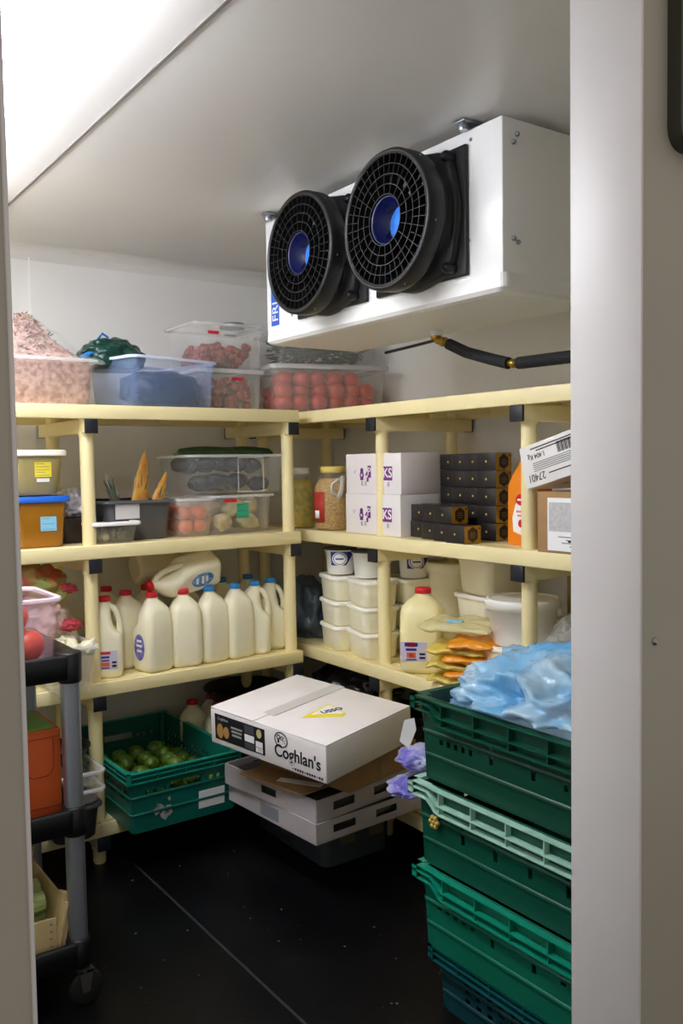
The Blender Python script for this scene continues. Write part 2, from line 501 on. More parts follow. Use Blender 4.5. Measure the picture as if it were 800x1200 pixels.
def tub(name, label, cat, loc, w0, d0, w1, d1, h, mats, rz=0, group=None, r=.02, rim=.008, lid=None, lidm=None, lidh=.01):
    t = thing(name, label, cat, loc, rz, group)
    b = MB(); tub_mesh(b, w0, d0, w1, d1, h, r, .002, rim, 0, 0)
    b.build('body', mats[0], t)
    R = lambda w, d, zz: rrect(w, d, r + .008, zz)
    b = MB()
    e = rim + .0015
    b.rings([R(w1 + 2 * e, d1 + 2 * e, h - .008), R(w1 + 2 * e, d1 + 2 * e, h - .0005), R(w1 + 2 * e - .004, d1 + 2 * e - .004, h + .0015), R(w1 - .004, d1 - .004, h + .0015), R(w1 - .004, d1 - .004, h - .008)], 0, False, False)
    b.build('rim', mats[1], t)
    if lid:
        b = MB()
        e = rim + .004
        b.rings([R(w1 + 2 * e, d1 + 2 * e, h - .006), R(w1 + 2 * e, d1 + 2 * e, h + lidh - .003), R(w1 + 2 * e - .006, d1 + 2 * e - .006, h + lidh), R(w1 - .01, d1 - .01, h + lidh), R(w1 - .016, d1 - .016, h + lidh - .004)], 0, False, True)
        b.build('lid', lid, t)
    return t
def sticker(parent, face, p, w, h, m, name='sticker', roll=0, t=.0008, lines=0, lm=None):
    b = MB(); decal(b, face, p, w, h, 0, t, roll)
    o = b.build(name, m, parent)
    if lines:
        q = MB()
        T = face_matrix(face, p, roll)
        for i in range(lines):
            y = h * .38 - i * h * .76 / max(1, lines - 1)
            ww = w * (.8 if i % 3 else .5)
            q.prism([(-w * .4, y - h * .02), (-w * .4 + ww, y - h * .02), (-w * .4 + ww, y + h * .02), (-w * .4, y + h * .02)], t + .0004, 0, T)
        q.build('print', lm or M_greyink, o)
    return o
def heap(name, label, cat, c, r, sc, m, amp=.25, fr=2.5, seed=1, sub=4, floor=None, kind=None, sq=1):
    b = MB(); b.ball((0, 0, 0), 1, 0, sub, amp, fr, seed)
    for p in b.v:
        for k in range(3): p[k] = math.copysign(abs(p[k]) ** sq, p[k]) * r * sc[k]
    o = b.build(name, m, None, c)
    return tag(o, label, cat, kind=kind)
def fruit(name, r, m, stalk=None, sc=(1, 1, .92), seed=0, amp=.02):
    b = MB(); b.ball((0, 0, 0), r, 0, 3, amp, 2, seed, sc)
    o = b.build(name, m)
    if stalk:
        q = MB(); q.lathe([(r * .16, r * .84), (r * .12, r * .93), (r * .05, r * .96)], 8); q.build('stalk', stalk, o)
    return o
def scatter(proto, pts, label, cat, group):
    out = []
    for i, p in enumerate(pts):
        o = proto if i == 0 else dup(proto, p)
        o.location = p
        o.rotation_euler = (random.uniform(-.7, .7), random.uniform(-.7, .7), random.uniform(0, 6))
        s = random.uniform(.93, 1.05); o.scale = (s, s, s)
        tag(o, label, cat, group); out.append(o)
    return out

M_tom = mat('tomato_skin', 'C8321F', .3, var=.12, scale=14)
M_stalk = mat('stalk_green', '4B6B25', .7)
# --- top shelf, back wall
z = Z[0]
tub('storage_tub', 'clear plastic tub heaped with pinkish shreds under cling film, top shelf', 'tub', (-.825, .20, z), .36, .26, .385, .285, .150, (mat('clear_warm_plastic', 'EBDAD4', .15, alpha=.12), M_clearrim), r=.03)
b = MB()
rnd = random.Random(3)
def cone_pt(u, a):
    return Vector((.155 * (1 - u) * math.cos(a), .115 * (1 - u) * math.sin(a), .155 + .15 * u))
for i in range(420):
    u = rnd.random() ** 1.2 * .95; a = rnd.uniform(0, 2 * PI)
    p = cone_pt(u, a); d = Vector((rnd.uniform(-1, 1), rnd.uniform(-1, 1), rnd.uniform(-.6, .6))).normalized() * rnd.uniform(.012, .025)
    k = Vector((rnd.uniform(-1, 1), rnd.uniform(-1, 1), rnd.uniform(-1, 1))) * .006
    b.tube([p - d, p + k, p + d], .0026, 5, 0)
b.rings([rrect(.345, .245, .03, .006), rrect(.365, .265, .03, .13), rrect(.34, .24, .06, .15), rrect(.16, .12, .05, .225), rrect(.03, .03, .01, .298)], 0)
tag(b.build('food_shreds', mat('pink_shreds', '8C6356', .5, col2='C4A294', scale=60, bump=.6, bscale=70), None, (-.825, .20, z)), 'pinkish brown shreds piled in the tub with cling film', 'food', kind='stuff')
def film_over(name, label, loc, w, d, z0, peaks, rz=0, seed=0, m=M_film, n=34):
    b = MB(); vs = []; fs = []
    for j in range(n + 1):
        for i in range(n + 1):
            x, y = (i / n - .5) * w, (j / n - .5) * d
            hh = max([0] + [pk[2] * max(0, 1 - math.hypot((x - pk[0]) / pk[3], (y - pk[1]) / pk[4])) ** .85 for pk in peaks])
            e = min(i, n - i, j, n - j)
            drop = .022 if e == 0 else (.008 if e == 1 else 0)
            vs.append((x, y, z0 + hh - drop + .006 * noise.fractal(Vector((x * 22 + seed, y * 22, seed)), 1, 2, 3)))
    for j in range(n):
        for i in range(n):
            q = j * (n + 1) + i
            fs.append((q, q + 1, q + n + 2, q + n + 1))
    b.add(vs, fs, 0, True)
    o = b.build(name, m, None, loc, rz)
    return tag(o, label, 'cling film')
film_over('cling_film', 'shiny cling film stretched over the pinkish heap in the tub', (-.825, .20, z), .43, .325, .158, [(0, 0, .158, .205, .155)], seed=4)
# blue tinted box, turned a little so one corner faces the room
tub('storage_box', 'blue tinted translucent plastic box with a bag inside, top shelf', 'box', (-.385, .195, z), .335, .255, .36, .28, .170, (M_bluebox, M_bluerim), rz=math.radians(13), r=.025, rim=.006)
heap('blue_bag', 'dark blue plastic bag seen inside the blue tinted box', 'bag', (-.36, .20, z + .072), .1, (1.35, 1.05, .66), mat('navy_bag', '0B2648', .3, bump=.5, bscale=40), .12, 2.5, 5, sq=.75)
def bag(name, label, loc, sc, m, seed=1, amp=.28, fr=2.2, sub=5, rz=0, flat=-.6, parent=None, group=None, ridge=.12, fine=.3, inner=None):
    b = MB()
    bm = bmesh.new(); bmesh.ops.create_icosphere(bm, subdivisions=sub, radius=1)
    for v in bm.verts:
        q = v.co * fr + Vector((seed * 3.3, seed * 1.9, seed * .7))
        d = 1 + amp * noise.fractal(q, 1, 2, 2) - ridge * (abs(noise.noise(q * 1.6 + Vector((7, 1, 3)))) - .25) - ridge * fine * 1.8 * (abs(noise.noise(q * 3.4)) - .2) - ridge * fine * (abs(noise.noise(q * 7.0)) - .2)
        p = v.co * d
        p.z = max(p.z, flat)
        v.co = Vector((p.x * sc[0], p.y * sc[1], (p.z - flat) * sc[2]))
        if inner and v.co.z < inner[2]:          # tucked inside the walls of what holds it
            v.co.x = max(-inner[0], min(inner[0], v.co.x)); v.co.y = max(-inner[1], min(inner[1], v.co.y))
    b.bm(bm)
    o = b.build(name, m, parent, loc, rz)
    if not parent: tag(o, label, 'bag', group)
    return o
b_ = bag('carrier_bag', 'dark green bag with a blue loop lying on the blue tinted box', (-.52, .23, z + .135), (.115, .10, .07), mat('green_bag', '08392F', .25, bump=.4, bscale=35), 3, .22, ridge=.05)
b = MB(); b.tube([(-.045, -.02, .075), (-.055, -.02, .105), (-.04, -.02, .125), (-.022, -.02, .115), (-.02, -.02, .085)], .008, 8, 0, flat=.4)
b.tube([(-.13, -.06, .035), (-.09, -.06, .055), (-.05, -.045, .075), (.0, -.02, .08), (.06, .0, .07), (.12, .0, .05)], .009, 8, 0, flat=.5)
b.build('handle_loop', mat('blue_bag_strap', '2579C8', .35), b_)
# strawberries and friends
M_straw = mat('red_fruit', 'A83330', .4, col2='7A2220', scale=45, bump=.4, bscale=60)
def red_fill(w, d, h, loc, label, seed):
    b = MB(); rnd = random.Random(seed)
    for i in range(150):
        r = rnd.uniform(.014, .021)
        b.ball((rnd.uniform(-w / 2 + r, w / 2 - r), rnd.uniform(-d / 2 + r, d / 2 - r), rnd.uniform(r, h - r)), r, 0, 2, .1, 3, i)
    return tag(b.build('red_berries', M_straw, None, loc), label, 'fruit', kind='stuff')
x0, y0 = -.055, .29
tub('food_container', 'clear container of red fruit at the bottom of the stack behind the blue tinted box', 'container', (x0 - .03, y0, z), .25, .24, .265, .255, .150, (M_frost, M_clearrim), r=.018, lid=M_clearrim, lidh=.008)
red_fill(.23, .22, .138, (x0 - .03, y0, z + .005), 'red fruit seen through the lower clear container on the top shelf', 5)
u = tub('food_container', 'clear open container of red fruit on top of another, beside the fan unit', 'container', (x0 - .035, y0 + .0, z + .162), .26, .245, .285, .26, .160, (M_frost, M_clearrim), r=.018)
red_fill(.24, .22, .095, (x0 - .035, y0, z + .168), 'red fruit in the upper clear container on the top shelf', 6)
sticker(u, 'front', (-.07, -.1315, .125), .045, .011, M_red, 'red_mark')
sticker(u, 'front', (.0, -.1315, .118), .05, .006, M_greyink, 'print')
low = [o for o in COL.objects if o.get('label', '').startswith('clear container of red fruit at the bottom')][0]
sticker(low, 'front', (.02, -.129, .122), .042, .011, M_red, 'red_mark')
sticker(low, 'front', (.075, -.129, .124), .045, .006, M_greyink, 'print')
j = thing('glass_jar', 'clear round jar with a silver lid standing in the upper container', 'jar', (x0 + .055, y0 + .02, z + .17))
b = MB(); b.lathe([(.06, 0), (.066, .006), (.066, .135), (.055, .158), (.045, .163)], 28, 0, cap1=False); b.build('body', M_clear, j)
b = MB(); b.lathe([(.047, .160), (.049, .163), (.049, .178), (.046, .181)], 28, 0); b.build('lid', M_steel, j)
# tomatoes box on the right unit
tb = tub('storage_box', 'long clear lidded box full of red tomatoes on the top shelf in the corner', 'box', (.345, .235, z), .44, .30, .475, .33, .175, (M_frost, M_clearrim), rz=math.radians(-14), r=.02, lid=M_clearrim, lidh=.01)
tm = fruit('tomato', .036, M_tom, M_stalk)
pts = []
Tm = Matrix.Translation((.345, .235, z)) @ Matrix.Rotation(math.radians(-14), 4, 'Z')
for k in range(3):
    for i in range(6 - (k == 2)):
        for jj in range(2 if k == 2 else 3):
            pts.append(Tm @ Vector((-.175 + i * .0695 + (k % 2) * .0 + random.uniform(-.008, .008), -.10 + jj * .085 + random.uniform(-.01, .01), .04 + k * .045 * (.0 if k == 0 else 1) + random.uniform(0, .006))))
scatter(tm, [p for p in pts if True], 'red tomato inside the long clear box on the top shelf', 'tomato', 'tomatoes in the long clear box')
tub('storage_box', 'clear box of green leaves on top of the tomato box behind the fan unit', 'box', (.36, .265, z + .187), .40, .27, .43, .29, .135, (M_frost, M_clearrim), rz=math.radians(-12), r=.02)
b = MB(); rnd = random.Random(8)
for i in range(700):
    p = Vector((rnd.uniform(-.18, .18), rnd.uniform(-.12, .12), rnd.uniform(.012, .125)))
    T = Matrix.Translation(p) @ Matrix.Rotation(rnd.uniform(0, 6), 4, 'Z') @ Matrix.Rotation(rnd.uniform(-.8, .8), 4, 'X')
    b.add([(-.02, 0, 0), (0, .012, .004), (.022, 0, 0), (0, -.012, .004)], [(0, 1, 2, 3)], 0, True, T)
tag(b.build('salad_leaves', mat('leaf_green', '3C6B3A', .5, var=.4, scale=30), None, (.36, .265, z + .187), math.radians(-12)), 'dark green leaves packed in the upper clear box', 'leaves', kind='stuff')

# ------------------------------------------------------------------ middle shelf, back wall
z = Z[1]
t = tub('food_tub', 'yellowish tub with a white lid and yellow note, stacked on the blue lidded tub', 'tub', (-.838, .125, z + .168), .135, .135, .165, .165, .128, (mat('soup_plastic', 'D9CC8E', .3, alpha=.55), M_white), r=.035, lid=mat('tub_lid_white', 'F0EBDD', .4), lidh=.012)
b = MB(); b.rings([rrect(.125, .125, .03, .004), rrect(.15, .15, .03, .095), rrect(.15, .15, .03, .097)], 0)
tag(b.build('soup', mat('soup_pale', 'C9A54C', .5, col2='B5702F', scale=25), None, (-.838, .125, z + .168)), 'pale yellow soup in the white lidded tub', 'food')
sticker(t, 'front', (.012, -.0795, .078), .052, .047, M_yellow, 'yellow_note', lines=5)
sticker(t, 'front', (.012, -.0765, .045), .04, .012, M_paper, 'white_label')
t = tub('food_tub', 'orange brown tub with a bright blue lid at the left end of the middle shelf', 'tub', (-.835, .125, z), .14, .15, .165, .165, .150, (mat('curry_plastic', 'C88A26', .25, alpha=.6), mat('tub_rim_blue', '2A62C4', .35)), r=.02, lid=mat('tub_lid_blue', '1E63C9', .35), lidh=.012)
b = MB(); b.rings([rrect(.13, .14, .02, .004), rrect(.15, .15, .02, .135), rrect(.149, .149, .02, .137)], 0)
tag(b.build('curry_sauce', mat('sauce_orange', 'A8660F', .4, col2='8E5208', scale=18), None, (-.835, .125, z)), 'orange brown sauce in the blue lidded tub', 'food')
sticker(t, 'front', (.02, -.0815, .075), .05, .045, M_cyan, 'blue_note', lines=3)
bag('foil_bag', 'crumpled clear and silver bag wedged behind the left shelving post', (-.675, .22, z + .085), (.065, .06, .06), mat('foil_film', 'C9C7CB', .2, metal=.3, bump=.8, bscale=50), 9, .3)
t = thing('baking_tin', 'low dark tin behind the left shelving post on the middle shelf', 'tin', (-.675, .215, z))
b = MB(); tub_mesh(b, .13, .16, .15, .18, .085, .015, .002, .006, 0, 0); b.build('body', mat('dark_tin', '3A3534', .4, metal=.4), t)
t = tub('food_container', 'small low clear container with a white lid in front of the dark grey box', 'container', (-.598, .085, z), .125, .10, .145, .12, .065, (mat('clear_smoke', 'CFCDC4', .15, alpha=.16), M_clearrim), r=.012, lid=mat('thin_white_lid', 'E6E4E2', .35), lidh=.006)
b = MB(); rnd = random.Random(4)
for i in range(16): b.ball((rnd.uniform(-.045, .045), rnd.uniform(-.035, .035), rnd.uniform(.014, .035)), .013, i % 2, 2, .15, 3, i)
tag(b.build('herb_filling', [mat('filling_grey', '6E675B', .6), mat('filling_pale', 'BDB58F', .6)], None, (-.598, .085, z)), 'grey and pale filling in the small clear container', 'food', kind='stuff')
t = tub('crate_box', 'dark grey plastic box with white paper taped on its front, middle shelf', 'box', (-.495, .22, z), .215, .25, .24, .28, .135, (M_dark, M_dark), r=.02, rim=.012)
sticker(t, 'front', (-.045, -.142, .10), .085, .05, mat('taped_paper', 'C9C6C4', .5), 'taped_paper')
for i, (x, y, rot_, s, lb) in enumerate(((-.462, .17, .16, 1.0, 'tall yellow cone packet standing in the dark grey box'), (-.415, .15, .42, .72, 'yellow cone packet leaning right out of the dark grey box'), (-.525, .18, -.40, .66, 'clear herb packet leaning left out of the dark grey box'))):
    t = thing('herb_packet', lb, 'packet', (x, y, z + .085), .35, None)
    T = Matrix.Rotation(rot_, 4, 'Y')
    def sleeve(w, dep, h, seed, z0=0):
        b = MB(); rr = []
        for k in range(15):
            u = k / 14
            wid = w * (1 - .92 * u ** 2.2); zz = z0 + h * u
            rr.append([T @ Vector((wid * math.cos(a) * (1 + .25 * noise.noise(Vector((3 * math.cos(a), 3 * math.sin(a), u * 5 + seed)))), dep * (1 - .8 * u) * math.sin(a) + .004 * noise.noise(Vector((u * 6, a, seed))), zz)) for a in [2 * PI * q / 20 for q in range(20)]])
        b.rings(rr, 0); return b
    sleeve(.044 * s, .018, .235 * s, i).build('sleeve', M_film if i == 2 else mat('packet_film', 'F6F0D8', .1, alpha=.10, bump=.8, bscale=50), t)
    if i < 2: sleeve(.036 * s, .013, .20 * s, i + 5, .02 * s).build('petals', mat('packet_yellow', 'F0B414', .4, col2='D98A0E', scale=28), t)
    b = MB()
    for k in range(16):
        a = 2 * PI * k / 16; hh = (.07 + .035 * (k % 3)) * s * (1 if i < 2 else 1.5)
        b.tube([(0, 0, .0), (.016 * s * math.cos(a), .006 * math.sin(a), hh * .6), (.030 * s * math.cos(a), .010 * math.sin(a), hh)], [.002, .004, .0008], 5, 0, T=T)
    b.build('herbs', mat('herb_green', '4A5A2C', .7, var=.4, scale=40), t)
# oranges in a tub under film
tub('food_tub', 'small clear tub of orange fruit under loose cling film, middle shelf', 'tub', (-.285, .155, z), .115, .14, .14, .17, .135, (mat('clear_rosy', 'EFE3DC', .15, alpha=.2), M_clearrim), r=.015)
film_over('cling_film', 'loose cling film on the small tub of orange fruit', (-.28, .155, z), .17, .19, .138, [(.02, 0, .02, .08, .09)], seed=9, n=22)
o = fruit('peach', .0265, mat('orange_fruit', 'E2823F', .45, col2='D9603A', scale=20), None)
pts = [Vector((-.285 + x, .155 + y, z + zz)) for zz in (.036, .083) for x in (-.028, .027) for y in (-.042, .012, .058) if not (zz > .05 and y > .05 and x > 0)]
scatter(o, pts, 'round orange fruit inside the small film covered tub', 'fruit', 'orange fruit in the small tub')
# ginger tub with the black tub on top
t = tub('food_container', 'clear container of pale roots with a green note, below the dark filled tub', 'container', (-.105, .17, z), .225, .2, .25, .225, .142, (M_clear, M_clearrim), r=.02)
sticker(t, 'front', (-.005, -.1115, .085), .05, .055, M_greenp, 'green_note', lines=3, lm=mat('dark_green_ink', '1E6B50', .6))
sticker(t, 'front', (-.055, -.1145, .123), .05, .012, M_red, 'red_mark'); sticker(t, 'front', (.01, -.1145, .124), .05, .007, M_greyink, 'print')
g = MB(); g.ball((0, 0, 0), .034, 0, 3, .35, 1.6, 4, (1.4, .9, .9))
g = g.build('ginger_root', mat('root_pale', 'CDBB86', .65, var=.2, scale=20))
pts = [Vector((-.105 + x, .17 + y, z + zz)) for x, y, zz in ((-.055, -.05, .045), (.05, -.045, .045), (-.04, .05, .045), (.055, .05, .045), (.0, -.02, .093), (.065, -.03, .100), (-.06, .03, .097))]
scatter(g, pts, 'knobbly pale root inside the container with the green note', 'root', 'pale roots in the container')
t = tub('food_container', 'wide clear tub of dark produce stacked on the container of pale roots', 'container', (-.115, .20, z + .148), .36, .25, .40, .28, .14, (mat('clear_grey', 'D2D6D9', .15, alpha=.12), M_clearrim), r=.02)
b = MB()
for (x, w) in ((.045, .105),):
    for s in (-1, 1): decal(b, 'front', (x + s * w / 2, -.1365, .068), .004, .125, 0, .001)
    for s in (-1, 1): decal(b, 'front', (x, -.1365, .068 + s * .062), w, .004, 0, .001)
b.build('moulded_panel', M_clearrim, t)
b = MB(); rnd = random.Random(21)
for i in range(26):
    b.ball((rnd.uniform(-.135, .135), -.085 + .057 * (i % 4) + rnd.uniform(-.008, .008), .032 + .066 * (i % 2) + rnd.uniform(-.004, .008)), rnd.uniform(.026, .034), i % 3 // 2, 3, .12, 1.8, i, (1.35, .85, .9))
tag(b.build('dark_produce', [mat('aubergine', '23242B', .22), mat('dark_leaf', '333B33', .4, var=.3, scale=25)], None, (-.115, .20, z + .152)), 'dark aubergine coloured produce packed in the wide clear tub', 'food', kind='stuff')
for i, (x, y, rz, l, lb) in enumerate(((-.19, .17, .1, .26, 'dark green cucumber lying across the left of the dark filled tub'), (-.03, .19, -.15, .24, 'dark green cucumber lying across the right of the dark filled tub'), (-.08, .27, .05, .28, 'dark green cucumber lying behind the other two on the tub'))):
    t = thing('cucumber', lb, 'cucumber', (x, y, z + .272 + .02), rz, None)
    b = MB(); n = 14
    b.tube([(-l / 2 + l * k / n, .01 * math.sin(k * .22), .008 * math.sin(PI * k / n)) for k in range(n + 1)], [.006] + [.019 + .003 * math.sin(PI * k / n) for k in range(1, n)] + [.007], 12, 0)
    b.build('body', mat('cucumber_skin', '2B4A22', .4, var=.3, scale=50), t)
    b = MB(); b.tube([(-l / 2 - .012, 0, 0), (-l / 2 + .002, 0, 0)], .005, 8); b.build('stalk', M_stalk, t)

# ------------------------------------------------------------------ middle shelf, right wall
def jar(label, loc, r, h, fill, capm, rz=0, handle=False, lab=True, sq=1):
    t = thing('plastic_jar', label, 'jar', loc, rz)
    b = MB()
    b.lathe([(r * .9, 0), (r, .01), (r, h * .62), (r * .97, h * .70), (r * .78, h * .83), (r * .6, h * .89), (r * .58, h * .93)], 28, 0, cap1=False)
    b.build('body', M_clear, t)
    b = MB(); b.lathe([(r * .87, .003), (r * .965, .012), (r * .965, h * .62), (r * .93, h * .69), (r * .7, h * .81), (.001, h * .815)], 28, 0); b.build('filling', fill, t)
    b = MB(); b.lathe([(r * .64, h * .90), (r * .66, h * .905), (r * .66, h * .99), (r * .62, h)], 28, 0); b.build('lid', capm, t)
    if handle:
        b = MB(); b.tube([(r * .3, -r * .95, h * .86 - .01), (r * .25, -r * 1.15, h * .80), (r * .2, -r * 1.25, h * .68), (r * .15, -r * 1.2, h * .58), (r * .1, -r * .98, h * .53)], .009, 10)
        b.tube([(r * .1, -r * .99, h * .53), (-r * .25, -r * 1.02, h * .6), (-r * .25, -r * .98, h * .72), (r * .1, -r * .9, h * .80)], .006, 8)
        b.build('handle', M_clearrim, t)
    return t
def wrap_label(parent, r, a0, a1, z0, z1, m, name='label', n=14):
    b = MB()
    vs = []
    for i in range(n + 1):
        a = a0 + (a1 - a0) * i / n
        for zz in (z0, z1):
            for rr in (r, r + .0012): vs.append((rr * math.cos(a), rr * math.sin(a), zz))
    fs = []
    for i in range(n):
        q = i * 4
        fs += [(q + 1, q + 5, q + 7, q + 3), (q, q + 2, q + 6, q + 4), (q, q + 4, q + 5, q + 1), (q + 2, q + 3, q + 7, q + 6)]
    b.add(vs, fs, 0, True)
    return b.build(name, m, parent)
jr = jar('plastic jar of yellow pickle with a white lid, left of the grain jar', (.225, .185, z), .052, .235, mat('pickle_yellow', 'D6BC48', .5, col2='A8A03C', scale=45), M_white)
jr = jar('large handled plastic jar of grain mustard, yellow lid, next to the white cartons', (.252, .0, z), .074, .240, mat('grain_mustard', 'CFA95A', .6, col2='A67B34', scale=150, bump=.5, bscale=200), mat('lid_yellow', 'E0C66A', .4), math.radians(-25), True)
lb = wrap_label(jr, .0745, math.radians(175), math.radians(232), .03, .145, mat('label_red', 'B3372A', .5))
wrap_label(lb, .0762, math.radians(195), math.radians(215), .045, .075, M_paper, 'label_patch')
jar('plastic jar of orange pickle at the back of the middle shelf corner', (.31, .33, z), .055, .20, mat('pickle_orange', 'B8862A', .5, col2='93651F', scale=40), M_clearrim)
# white cartons with purple print
def carton(name, label, loc, x0, x1, y0, y1, h, m, tape=None, rz=0, cat='carton'):
    t = thing(name, label, cat, loc, rz)
    b = MB(); b.box(x0, x1, y0, y1, 0, h - .002, 0, .002)
    b.build('body', m, t)
    b = MB()
    yc = (y0 + y1) / 2
    b.box(x0 + .0005, x1 - .0005, y0 + .0005, yc - .001, h - .003, h); b.box(x0 + .0005, x1 - .0005, yc + .001, y1 - .0005, h - .003, h)
    b.build('flap', m, t)
    return t
for k in range(2):
    t = carton('drinks_carton', ('lower' if k == 0 else 'upper') + ' white carton with purple print, ' + ('standing on the middle shelf' if k == 0 else 'stacked on its twin'), (.20 + .004 * k, -.30, z + .142 * k), 0, .175, -.166, .148, .1415, M_wcard)
    b = MB()
    F = lambda y, zz, w, h, m=0, roll=0, poly=None: decal(b, 'left', (-.0004, y, zz), w, h, m, .0008, roll, poly)
    F(.052, .066, 0, 0, 0, poly=ngon(16, .013, sx=.9)); F(.052, .082, 0, 0, 0, poly=ngon(16, .0095, sx=.9)); F(.052, .052, .017, .008)
    ring_decal(b, 'left', (-.0010, .052, .066), 0, .005, 1); F(.026, .068, .009, .006); F(.018, .05, .01, .014); F(.022, .073, .006, .01)
    F(.008, .078, .018, .042); F(-.090, .072, .060, .048)
    F(.095, .078, .012, .012, 2)
    b.build('print', [M_purple, M_wcard, mat('pale_print', 'D8D3D6', .6)], t)
    text('P', .038, M_white, t, face_matrix('left', (-.0014, .008, .078)))
    text('KS', .045, M_white, t, face_matrix('left', (-.0014, -.095, .072)), bold=.0008)
    text('IL E', .022, M_greyink, t, face_matrix('left', (-.0006, .04, .036)))
    text('0', .022, M_greyink, t, face_matrix('left', (-.0006, -.098, .034)))
    b = MB(); b.box(.02, .175, -.03, .015, .1405, .1425)
    b.build('tape', mat('tape_clear', 'D6D3D2', .25), t)
# black boxes with a gold face
def gold_box(loc, label):
    t = thing('honey_box', label, 'box', loc, 0, 'small black and gold boxes')
    b = MB(); b.box(0, .070, 0, .083, 0, .0548, 0, .0022, 2); b.build('body', M_bbox, t)
    b = MB(); decal(b, 'left', (-.0003, .0415, .028), 0, 0, 0, .0006, poly=ngon(12, .0036)); b.build('gold_dot', mat('dot_gold', 'D8B85A', .35), t)
    b = MB(); decal(b, 'front', (.035, -.0002, .0274), .068, .053, 0, .0005); g = b.build('gold_face', M_gold, t)
    b = MB(); decal(b, 'front', (.035, -.0007, .0274), 0, 0, 0, .0005, poly=ngon(6, .0245, PI / 6, .95))
    for y in (.033, .0265, .020): decal(b, 'front', (.035, -.0012, y), .02 if y != .0265 else .026, .0016, 1, .0003)
    decal(b, 'front', (.062, -.0007, .046), .006, .006, 0, .0005)
    b.build('hexagon_emblem', [M_bbox, M_gold], g)
    return t
ROW = ['bottom', 'second', 'third', 'fourth', 'top']
COLN = ['leftmost', 'second from left', 'second from right', 'rightmost']
pro = None
def place_box(x, y, r, lb):
    global pro
    loc = (x, y, z + .0553 * r)
    if pro is None: pro = gold_box(loc, lb)
    else: dup(pro, loc, 0, lb)
for c in range(4):
    for r in range(5):
        place_box(.305 + .023 * (3 - c), -.805 + .0838 * (3 - c), r, f'small black box with gold side, {ROW[r]} row, {COLN[c]} in the tall black stack')
for c in range(4):
    for r in range(2):
        if r == 1 and c == 3: continue
        place_box(.169 + .023 * (3 - c) + .003 * r, -.806 + .0838 * (3 - c), r, f'small black box with gold side, {"lower" if r == 0 else "upper"} row, {COLN[c] if r == 0 else ["leftmost", "middle", "rightmost"][c]} in the short front stack')
# orange gusset bag
t = thing('gusset_bag', 'upright orange paper bag with white and red print, partly behind the right shelving post', 'bag', (.300, -.950, z), math.radians(-6))
b = MB()
R = [rrect(.07, .125, .012, 0), rrect(.075, .13, .014, .01), rrect(.073, .126, .014, .175), rrect(.05, .112, .01, .205), rrect(.012, .09, .004, .238), rrect(.006, .086, .002, .246)]
b.rings(R, 0); b.build('body', M_orange, t)
b = MB(); decal(b, 'left', (-.0378, 0, .10), .052, .10, 0, .0008, poly=[(-.03, -.06), (.03, -.075), (.03, .02), (.012, .045), (-.02, .02), (-.034, -.02)])
p_ = b.build('white_print', M_paper, t)
b = MB(); decal(b, 'left', (-.0388, -.005, .135), 0, 0, 0, .0008, poly=ngon(18, .017, sx=1.3)); decal(b, 'left', (-.0388, -.005, .065), 0, 0, 0, .0008, poly=ngon(14, .012))
decal(b, 'left', (-.0388, -.004, .10), .04, .006, 1, .0006); decal(b, 'left', (-.0388, -.004, .088), .03, .005, 1, .0006)
decal(b, 'left', (-.0398, -.005, .135), .028, .006, 2, .0008)
b.build('red_print', [M_red, mat('rose_ink', 'D98C86', .6), M_paper], p_)
# brown carton with a white label, and a white carton tilted on top of it
t = carton('brown_carton', 'brown cardboard carton with a big white printed label, right end of the middle shelf', (.165, -1.10, z), 0, .30, -.36, 0, .165, M_card)
s_ = sticker(t, 'left', (-.0004, -.150, .078), .225, .142, M_paper, 'label')
b = MB()
decal(b, 'left', (-.0014, -.145, .098), .205, .078, 0, .0004)
for i, yy in enumerate((.045, .037, .029, .02)): decal(b, 'left', (-.0014, -.11 - .02 * (i % 2), yy), .07 - .012 * i, .0028, 1, .0004)
decal(b, 'left', (-.0014, -.12, .034), .024, .006, 2, .0005)
b.build('print', [mat('pale_grey_print', 'CBC9CA', .7, var=.15, scale=90), M_greyink, M_ink], s_)
t = thing('white_carton', 'white carton with upside down black print, lying tilted on the brown carton', 'carton', (.185, -1.045, z + .168))
ax = .24
Tt = Matrix.Rotation(-.26, 4, "X")
b = MB(); b.box(0, .2, -.30, 0, .0, .118, 0, .002, T=Tt); b.build('body', mat('white_card_plain', 'EDEBE8', .55, var=.03, scale=14), t)
def ltext(body, size, y, zz, roll=PI, m=M_ink, sx=1):
    o = text(body, size, m, t, Tt @ face_matrix('left', (-.0004, y, zz), roll), 'lettering', sx=sx)
ltext('27401', .030, -.045, .026, sx=.85); ltext('1.404 Kg', .020, -.058, .083, sx=.9)
b = MB()
for i in range(5):
    b.prism([(-.105, -.0012), (.105 - .02 * (i % 2), -.0012), (.105 - .02 * (i % 2), .0012), (-.105, .0012)], .0006, 0, Tt @ face_matrix('left', (-.0002, -.145, .064 - i * .0055)))
for i, (yy, w) in enumerate(((.105, .20), (.097, .16))):
    b.prism([(-w / 2, -.0015), (w / 2, -.0015), (w / 2, .0015), (-w / 2, .0015)], .0006, 1, Tt @ face_matrix('left', (-.0002, -.14, yy)))
b.prism([(-.05, -.0015), (.05, -.0015), (.05, .0015), (-.05, .0015)], .0006, 1, Tt @ face_matrix('left', (-.0002, -.14, .026)))
for i in range(26):
    w = (.0008, .0016, .0011)[i % 3]
    b.prism([(-w, -.015), (w, -.015), (w, .015), (-w, .015)], .0006, 1, Tt @ face_matrix('left', (-.0002, -.135 - i * .0042, .086)))
b.build('print', [M_greyink, M_ink], t)

